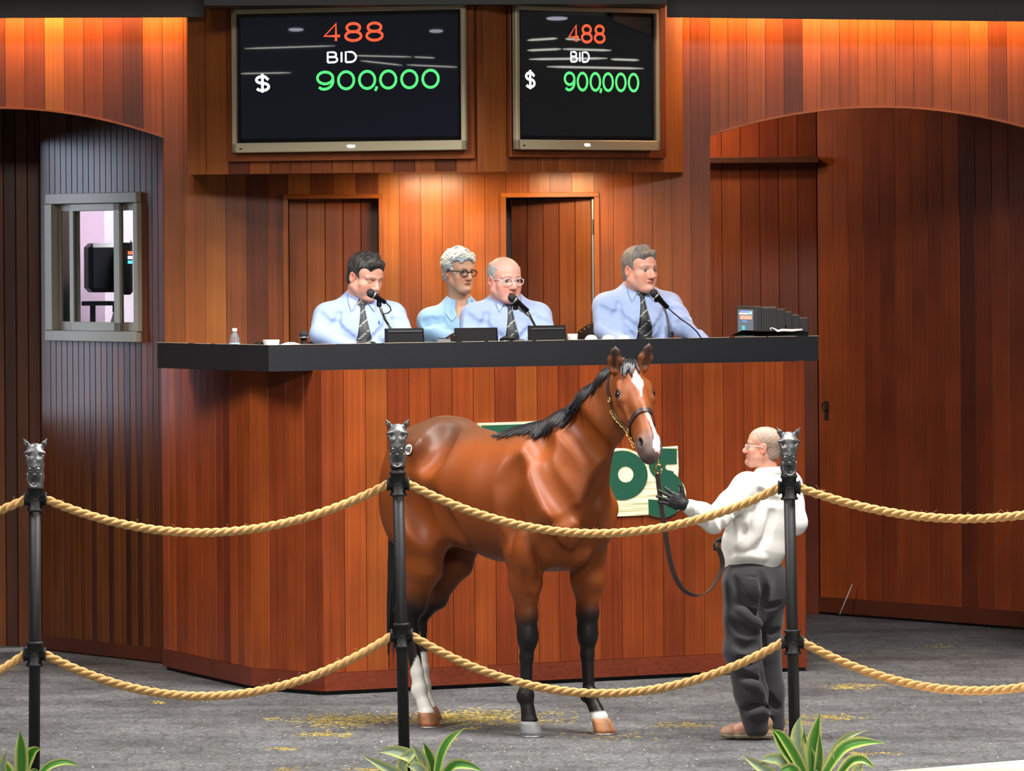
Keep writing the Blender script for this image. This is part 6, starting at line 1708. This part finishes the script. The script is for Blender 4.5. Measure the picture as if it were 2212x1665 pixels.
# bowl, plate, cups
def lathe_thing(name, label, cat, px, d, ytop, wpx, prof, mat, group=None, partname=None):
    p = Vector((at(px, 740, d).x, d, TOPZ)); h = at(px, ytop, d).z - TOPZ; r = wpx / 2 * d / FPX
    o = MB().lathe([(a * r, b * h) for a, b in prof], (0, 0, 0), 28).build(name, mat); o.location = p
    return tag(o, label, cat, group)
CUPP = [(.55, 0), (.6, .02), (.80, .5), (.98, .96), (1.0, 1.0), (.94, 1.0), (.72, .4), (.1, .3)]
lathe_thing('bowl', 'white foam bowl near the water bottle', 'bowl', 586, 33.28, 734, 37, CUPP, WHITEPL)
lathe_thing('plate', 'pale blue upturned plate beside the white bowl', 'plate', 628, 33.3, 739, 50, [(1, 0), (1, .72), (.8, .9), (.3, 1.0), (.05, 1.0)], plain('pale_blue_plastic', (.42, .60, .86), .4))
lathe_thing('paper_cup', 'white paper cup right of the bald man monitor', 'cup', 1237, 34.0, 721, 23, [(.75, 0), (.76, .02), (.97, .95), (1.0, 1.0), (.94, 1.0), (.75, .3), (.1, .2)], WHITEPL)
for px_, lb_ in ((1277, 'white upturned bowl, nearest the chair back'), (1314, 'white upturned bowl, middle one of three'), (1348, 'white upturned bowl, nearest the grey haired man tie')):
    lathe_thing('upturned_bowl', lb_, 'bowl', px_, 34.12, 723, 35, [(1, 0), (1, .35), (.93, .62), (.72, .86), (.45, .97), (.1, 1.0)], WHITEPL, 'upturned bowls on the desk')
# dark puck, card reader, telephone
o = lathe_thing('ashtray', 'low dark dish left of the white bowl', 'dish', 559, 33.3, 739, 20, [(1, 0), (1, .9), (.9, 1), (.7, .8), (.1, .8)], BLKPLASTIC)
GREYP = plain('mid_grey_plastic', (.14, .14, .15), .4)
p = dsurf(959, .10); o = empty('card_reader', p, 'flat grey box with ribbed top beside the small monitor', 'device'); zt_ = at(959, 732, p.y).z - TOPZ
MB().box(p + Vector((0, 0, zt_ / 2)), (.085, .08, zt_), None, .006).build('case', GREYP, o)
for i in range(4): MB().box(p + Vector((0, -.025 + .016 * i, zt_ + .002)), (.075, .008, .006), None, .001).build('rib', BLKPLASTIC, o)
p = dsurf(1096, .08); o = empty('telephone', p, 'grey desk telephone between the two monitors', 'telephone'); zt_ = at(1096, 730, p.y).z - TOPZ
MB().box(p + Vector((0, 0, zt_ * .4)), (.10, .09, zt_ * .8), None, .006).build('base', GREYP, o)
MB().tube([p + Vector((-.045, -.02, zt_ * .85)), p + Vector((-.02, -.02, zt_)), p + Vector((.02, -.02, zt_)), p + Vector((.045, -.02, zt_ * .85))], .012, 8).build('handset', BLKPLASTIC, o)
# chairs: curved leather backs with brass nails
def chair(px, d, ytop, label, wpx=60, fr=1.0):
    b = Vector((at(px, 700, d).x, d, PZ)); zt = at(px, ytop, d).z; r = wpx / 2 * d / FPX
    c = empty('chair', b, label, 'chair', 'chairs at the desk')
    MB().box(b + Vector((0, 0, .43)), (.46, .44, .05), None, .015).build('seat', LEATHER, c)
    for sx in (-1, 1):
        for sy in (-1, 1): MB().tube([b + Vector((sx * .19, sy * .18, .42)), b + Vector((sx * .21, sy * .20, 0))], .018, 8).build('leg', DARK, c)
    V, Fq = [], []; n = 14; zl = b.z + .62
    for i in range(n + 1):
        a = math.radians(-62 + 124 * i / n); x = .25 * math.sin(a); y = .20 - .10 * (1 - math.cos(a)) * 2.2; hz = zt - .05 * abs(math.sin(a)) ** 3 * 2
        for yy in (0, .035): V += [b + Vector((x, y + yy, zl - b.z)), b + Vector((x, y + yy, hz - b.z))]
    for i in range(n):
        q = i * 4; Fq += [(q, q + 4, q + 5, q + 1), (q + 2, q + 3, q + 7, q + 6), (q + 1, q + 5, q + 7, q + 3), (q, q + 2, q + 6, q + 4)]
    Fq += [(0, 1, 3, 2), (n * 4, n * 4 + 2, n * 4 + 3, n * 4 + 1)]
    br = MB().add(V, Fq).build('backrest', LEATHER, c)
    for i in range(0, n + 1): MB().sphere(V[i * 4 + 1] + Vector((0, -.003, -.018)), .005, 8, 5).build('nail', BRASS, br)
    for sx in (-1, 1): MB().tube([b + Vector((sx * .19, .18, .42)), b + Vector((sx * .20, .21, .64))], .016, 8).build('back_post', DARK, c)
chair(735, 33.75, 722, 'leather backed chair under the dark haired man')
chair(1030, 34.36, 712, 'leather backed chair under the bald man')
chair(1322, 34.82, 694, 'leather backed chair with brass nails under the grey haired man')
chair(985, 35.08, 730, 'leather backed chair under the white haired woman')
# old tube monitor on a black tray
def tube_monitor(c, ax, H_, W_, L_, label, screen=True):
    ax = Vector(ax).normalized(); s = ax.cross(Vector((0, 0, 1))); R = basis(x=s * -1, y=ax, z=None) if False else Matrix((-s, ax, Vector((0, 0, 1)))).transposed()
    if R.determinant() < 0: R = Matrix((s, ax, Vector((0, 0, 1)))).transposed()
    m = empty('tube_monitor', c, label, 'monitor')
    z = Vector((0, 0, 1)); q = lambda y, zz: Vector(c) + ax * y + z * zz
    GR = plain('charcoal_case', (.030, .030, .032), .6, var=.3, scale=160, bump=.15)
    MB().box(q(L_ * .06, H_ * .5), (W_, L_ * .12, H_), R, .008).build('front_bezel', GR, m)
    MB().box(q(L_ * .25, H_ * .5), (W_ * .97, L_ * .30, H_ * .96), R, .012).build('case', GR, m)
    for i, (y, w_, h_) in enumerate(((.44, .94, .90), (.56, .90, .82), (.70, .84, .73), (.86, .78, .64))):
        MB().box(q(L_ * y, H_ * h_ * .5 + .004), (W_ * w_, L_ * .20, H_ * h_), R, .008).build('rear_step', GR, m)
    for i in range(6):
        for j in range(2): MB().box(q(L_ * (.42 + .055 * i), H_ * (.22 + .17 * j)) + (s if s.y < 0 else -s) * (W_ * .455 - .04 * W_ * (i > 2) * 1.2), (.004, L_ * .03, H_ * .11), R).build('vent', BEZ, m)
    if screen:
        sc_ = MB().box(q(-.001, H_ * .52), (W_ * .80, .004, H_ * .76), R).build('screen', emit('grey_screen', (.14, .18, .22), 1.0), m)
        e1 = -s if (R.col[0] - s).length > .1 else s; e1 = R.col[0]
        def blip(u, v, w_, h_, mat): MB().box(q(-.004, H_ * (.14 + .76 * v)) + e1 * (W_ * .8 * (u - .5)), (W_ * .8 * w_, .003, H_ * .76 * h_), R).build('lit_patch', mat, sc_)
        blip(.45, .92, .55, .05, emit('lit_blue', (.25, .3, 1.0), 1.6)); blip(.42, .84, .6, .06, emit('lit_pale', (.8, .85, 1.0), 1.6)); blip(.86, .87, .16, .12, emit('lit_mint', (.4, .95, .75), 1.2))
        blip(.55, .70, .75, .14, emit('lit_coral', (1.0, .32, .22), 1.6)); blip(.45, .55, .3, .07, emit('lit_sky', (.2, .35, .75), 1.0)); blip(.38, .28, .18, .22, emit('lit_cyan', (.15, .6, .72), 1.0)); blip(.38, .08, .30, .14, emit('lit_cyan2', (.1, .45, .6), .9))
    return m
cm = Vector((at(1611, 700, 34.90).x, 34.90, TOPZ + .068))
tube_monitor(cm + Vector((0, 0, 0)), (.90, .43, 0), .225, .26, .42, 'old charcoal tube monitor with a lit screen on the desk end')
tr_ = empty('monitor_tray', Vector((cm.x + .15, cm.y, TOPZ)), 'bent black tray under the tube monitor', 'tray')
MB().prism([at(1578, 725, 34.72) , at(1604, 713, 34.72), at(1640, 716, 34.72), at(1745, 716, 34.9), at(1745, 725, 34.9)], (0, .006, 0)).build('tray_front', BLKPLASTIC, tr_)
MB().box((cm.x + .16, cm.y + .10, TOPZ + .058), (.46, .30, .012), None, .003).build('tray_plate', BLKPLASTIC, tr_)
for dx in (-.05, .36): MB().box((cm.x + dx, cm.y + .10, TOPZ + .026), (.03, .26, .052), None, .003).build('tray_leg', BLKPLASTIC, tr_)
wc = MB().tube([at(1666, 714, 34.70), at(1664, 709, 34.70), at(1668, 708, 34.70), at(1674, 711, 34.70), at(1680, 715, 34.69), at(1690, 713, 34.69), at(1710, 714, 34.72), at(1733, 712, 34.74)], [.003, .003, .003, .005, .008, .009, .009, .007], 8).build('white_cable', WHITEPL)
tag(wc, 'coiled white cable lying on the tray of the tube monitor', 'cable')
# office things behind the window
om = Vector((at(268, 640, 37.0).x, 37.0, at(230, 652, 37.0).z))
OB = empty('office_monitor', om, 'black office monitor seen through the sliding window', 'monitor')
MB().box(at(228, 578, 37.75), (.27, .24, .34), Matrix.Rotation(.25, 3, 'Z'), .03).build('case', BLKPLASTIC, OB)
MB().box(at(268, 577, 37.65), (.10, .16, .38), Matrix.Rotation(.25, 3, 'Z'), .02).build('front_bezel', BLKPLASTIC, OB)
for (yy, mt) in ((546, emit('lit_signal_red', (1, .12, .05), 2)), (556, emit('lit_signal_white', (.8, .85, 1), 2)), (566, emit('lit_signal_teal', (.1, .6, .7), 1.5))):
    MB().box(at(281, yy, 37.55), (.03, .01, .022)).build('lit_patch', mt, OB)
sh_ = at(216, 655, 37.75); MB().box(sh_, (.24, .2, .03), None, .004).build('stand_arm', BLKPLASTIC, OB)
MB().tube([Vector((sh_.x - .05, sh_.y, sh_.z)), Vector((sh_.x - .05, sh_.y, wzb - .04))], .02, 10).build('stand_leg', BLKPLASTIC, OB)
ob_ = Vector((at(248, 690, 36.9).x, 36.9, wzb - .04)); hb = at(248, 655, 36.9).z - ob_.z
o = empty('office_bottle', ob_, 'small bottle with a dark cap on the office window shelf', 'bottle')
MB().lathe([(.026, 0), (.028, .02), (.028, hb * .55), (.012, hb * .75), (.012, hb * .8)], ob_, 16).build('bottle_body', plain('pale_bottle', (.6, .6, .7), .3), o)
MB().lathe([(.015, hb * .78), (.015, hb)], ob_, 14).build('cap', BLKPLASTIC, o); MB().lathe([(.0285, .01), (.0285, hb * .2)], ob_, 16).build('label_band', plain('blue_band', (.05, .2, .5), .4), o)
# thin white stick leaning on the slanting wall
a = hit(1814, 1327, S0 + sn * .10, sn); b_ = hit(1841, 1262, S0 + sn * .04, sn)
tag(MB().tube([Vector((a.x, a.y, max(a.z, .004))), a.lerp(b_, .5), b_], .004, 6).build('stick', plain('white_stick', (.75, .74, .70), .5)), 'thin white stick leaning on the slanting plank wall', 'stick')
# pen in a shirt pocket is a part of that shirt

_q = A_[1].ray_cast(CP, ray(818, 697).normalized())
if _q[0] is not None:
    _sh = [c for c in A_[0].children if c.name.startswith('shirt')][0]
    MB().box(_q[0] + _q[1] * .004, (.008, .006, .022), None, .002).build('shirt_pen', plain('blue_pen', (.03, .06, .45), .3), _sh)
# ================================================================== plants, straw, kerb
LEAFM = attr_mat('variegated_leaf', rough=.32, spec=.5, nscale=60, nvar=.12, coat=.2)
def leaf(path, d, wpx, tone_, parent, fold=.35, ddep=0.0):
    """path of pixels from base to tip; the blade has a keel and pale margins"""
    n = 12; P = [at(x, y, d + ddep * i / (len(path) - 1)) for i, (x, y) in enumerate(path)]; C = []
    for i in range(n + 1):
        t = i / n * (len(P) - 1); j = min(int(t), len(P) - 2); u = t - j
        p0, p1, p2, p3 = P[max(j - 1, 0)], P[j], P[j + 1], P[min(j + 2, len(P) - 1)]
        C.append(.5 * ((2 * p1) + (p2 - p0) * u + (2 * p0 - 5 * p1 + 4 * p2 - p3) * u * u + (3 * p1 - p0 - 3 * p2 + p3) * u ** 3))
    W = wpx / 2 * d / FPX; V, Fq, col = [], [], []
    us = (-1, -.80, -.45, 0, .45, .80, 1)
    for i, c in enumerate(C):
        s = i / n; t = (C[min(i + 1, n)] - C[max(i - 1, 0)]).normalized(); side = t.cross(Vector((0, -1, .25))).normalized(); nn = side.cross(t)
        if nn.y > 0: nn = -nn
        w_ = W * (math.sin(math.pi * min(1, (s * .93 + .10))) ** .75 * (1 if s < .6 else 1 - ((s - .6) / .4) ** 2.2)) + .0008
        for u in us:
            V.append(c + side * (u * w_) + nn * (fold * w_ * abs(u))); g = tone_
            pale = abs(u) > .72; e = .9 + .2 * ((i * 7 + int(u * 10)) % 3) / 3
            col.append((.62, .66, .20) if pale else tuple(x * e for x in g))
    m = len(us)
    for i in range(n):
        for k in range(m - 1): Fq.append((i * m + k, i * m + k + 1, (i + 1) * m + k + 1, (i + 1) * m + k))
    nv = len(V); off = Vector((0, .0012, -.0008)); V += [v + off for v in V]; Fq += [tuple(nv + q for q in reversed(f)) for f in Fq]; col += col
    o = mesh('leaf', V, Fq, LEAFM, parent, True)
    o.data.attributes.new('tint', 'FLOAT_COLOR', 'POINT').data.foreach_set('color', [x for c in col for x in (*c, 1)])
G1, G2, G3 = (.040, .20, .012), (.065, .29, .022), (.33, .44, .29)
POTM = plain('brown_pot', (.10, .055, .035), .6)
def plant(bx, d, leaves, label):
    b = Vector((at(bx, 1700, d).x, d, 0)); p = empty('dracaena_plant', b, label, 'plant', 'variegated plants before the ropes')
    MB().lathe([(.075, 0), (.08, .01), (.095, .055), (.10, .06), (.09, .06), (.085, .05), (.01, .05)], b, 24).build('pot', POTM, p)
    MB().tube([b + Vector((0, 0, .045)), b + Vector((0, 0, .10))], .014, 8).build('stem', plain('green_stem', (.12, .2, .05), .6), p)
    for (path, w_, g) in leaves: leaf(path, d + rng.uniform(-.04, .04), w_, g, p, rng.uniform(.2, .5), rng.uniform(-.06, .02))
R_ = [([(1752, 1690), (1700, 1625), (1664, 1567)], 26, G1), ([(1745, 1690), (1722, 1640), (1690, 1590), (1666, 1575)], 24, G2), ([(1740, 1680), (1722, 1600), (1729, 1545)], 30, G3), ([(1748, 1680), (1738, 1620), (1737, 1575)], 18, G1),
      ([(1755, 1690), (1756, 1610), (1772, 1540)], 34, G2), ([(1762, 1690), (1770, 1640), (1770, 1580)], 20, G1), ([(1690, 1690), (1655, 1665), (1602, 1630)], 26, G3), ([(1720, 1690), (1690, 1645), (1660, 1638), (1642, 1644)], 24, G3),
      ([(1770, 1690), (1815, 1620), (1860, 1602), (1912, 1605)], 26, G2), ([(1772, 1680), (1800, 1625), (1830, 1592), (1872, 1577)], 16, G3), ([(1752, 1700), (1748, 1650), (1750, 1608)], 44, G1), ([(1800, 1690), (1835, 1645), (1865, 1640), (1892, 1662)], 22, G1),
      ([(1850, 1700), (1852, 1665), (1866, 1645)], 26, G3), ([(1735, 1700), (1712, 1660), (1680, 1668)], 24, G2), ([(1780, 1700), (1790, 1655), (1800, 1620)], 22, G3), ([(1825, 1700), (1828, 1675), (1830, 1650)], 14, G1)]
plant(1762, 26.9, R_, 'variegated leafy plant at the foot of the rope post by the handler')
M_ = [([(905, 1700), (855, 1670), (777, 1628)], 24, G3), ([(915, 1690), (895, 1640), (850, 1622), (815, 1625)], 28, G3), ([(940, 1690), (930, 1640), (914, 1602)], 24, G1), ([(940, 1690), (952, 1630), (972, 1595), (1004, 1572)], 20, G2),
      ([(928, 1690), (912, 1640), (888, 1606)], 22, G3), ([(945, 1700), (975, 1655), (1010, 1652), (1046, 1668)], 22, G2), ([(885, 1700), (868, 1655), (890, 1625), (896, 1612)], 24, G3), ([(935, 1700), (905, 1660), (880, 1655)], 26, G3), ([(860, 1700), (845, 1670), (828, 1655)], 18, G1), ([(920, 1700), (945, 1665), (955, 1648)], 18, G2)]
plant(915, 26.95, M_, 'variegated leafy plant at the foot of the middle rope post')
L_ = [([(46, 1700), (47, 1630), (43, 1577)], 30, G2), ([(44, 1700), (58, 1645), (72, 1622), (90, 1616)], 26, G1), ([(70, 1700), (100, 1658), (140, 1645), (174, 1656)], 16, G2), ([(20, 1700), (5, 1660), (16, 1620)], 18, G3), ([(30, 1700), (12, 1660), (-12, 1638)], 30, G1), ([(58, 1700), (70, 1670), (82, 1662)], 16, G2), ([(35, 1700), (-5, 1670), (-40, 1660)], 24, G3)]
plant(45, 26.85, L_, 'variegated leafy plant in the lower left corner')
# straw and droppings on the paving: nobody could count it
sr = random.Random(3); STRAW = attr_mat('straw', rough=.8, nscale=80, nvar=.25)
def scatter(name, label, patches, n_each, cols, L0, L1):
    V, Fq, col = [], [], []
    for (x, y, rx, ry, n) in patches:
        for i in range(int(n * n_each)):
            p = fl(x + rx * sr.gauss(0, .55), y + ry * sr.gauss(0, .6) if name == 'straw' else y + ry * sr.uniform(-1, 1))
            if name == 'straw' and math.sin(p.x * 37 + 3 * math.sin(p.y * 23)) + math.sin(p.y * 41 + p.x * 11) < sr.uniform(-1.2, .6): continue; p.z = sr.uniform(.001, .010)
            q = sr.uniform(0, 3.1416); L = sr.uniform(L0, L1); w_ = sr.uniform(.0012, .0032); dz = sr.uniform(-.2, .4)
            d = Vector((math.cos(q), math.sin(q), dz * .3)) * L / 2; s = Vector((-math.sin(q), math.cos(q), 0)) * w_; u = Vector((0, 0, w_ * 1.2)); b = len(V)
            V += [p - d - s, p - d + s, p - d + u, p + d - s, p + d + s, p + d + u]
            for k in range(3): Fq.append((b + k, b + (k + 1) % 3, b + 3 + (k + 1) % 3, b + 3 + k))
            c = sr.choice(cols); e = sr.uniform(.7, 1.2); col += [tuple(v * e for v in c) + (1,)] * 6
    o = mesh(name, V, Fq, STRAW); o.data.attributes.new('tint', 'FLOAT_COLOR', 'POINT').data.foreach_set('color', [x for c in col for x in c])
    return tag(o, label, 'straw', kind='stuff')
YC = [(.34, .24, .04), (.27, .20, .04), (.42, .30, .08), (.22, .15, .03)]
scatter('straw', 'yellow straw trodden into the paving round the horse', [(735, 1558, 90, 12, 60), (800, 1553, 130, 10, 60), (1030, 1548, 90, 14, 110), (960, 1552, 70, 10, 40), (1110, 1556, 110, 8, 40), (690, 1586, 40, 5, 18), (740, 1588, 20, 4, 10), (590, 1553, 16, 3, 6), (615, 1617, 32, 3, 8), (790, 1662, 50, 4, 10), (630, 1662, 30, 3, 6),
        (1190, 1540, 30, 4, 8), (1470, 1567, 60, 6, 16), (1320, 1590, 120, 8, 12), (1825, 1484, 40, 5, 26), (1880, 1480, 40, 5, 8), (1790, 1550, 70, 6, 26), (1900, 1627, 40, 4, 8), (1845, 1632, 12, 6, 8), (2030, 1398, 40, 4, 6), (340, 1517, 16, 3, 4), (1020, 1573, 20, 2, 5), (980, 1596, 10, 3, 2), (1720, 1562, 40, 4, 12)], 11, YC, .008, .035)
scatter('floor_debris', 'pale crumbs and chaff strewn over the paving', [(1106, 1590, 1200, 78, 130), (1106, 1640, 1200, 30, 60)], 4, [(.40, .38, .33), (.36, .30, .18), (.5, .5, .48)], .003, .012)
# pale kerb in the lower right corner
k0, k1 = fl(1790, 1676, .05), fl(2330, 1631, .05)
kb = MB().prism([Vector((k0.x, k0.y, 0)), Vector((k1.x, k1.y, 0)), Vector((k1.x, k1.y - 1.2, 0)), Vector((k0.x, k0.y - 1.2, 0))], (0, 0, .05)).build('trim_4', plain('cream_kerb', (.62, .52, .40), .7, var=.2, scale=25, bump=.2))
tag(kb, 'cream coloured kerb at the edge of the ring', 'kerb', kind='structure')
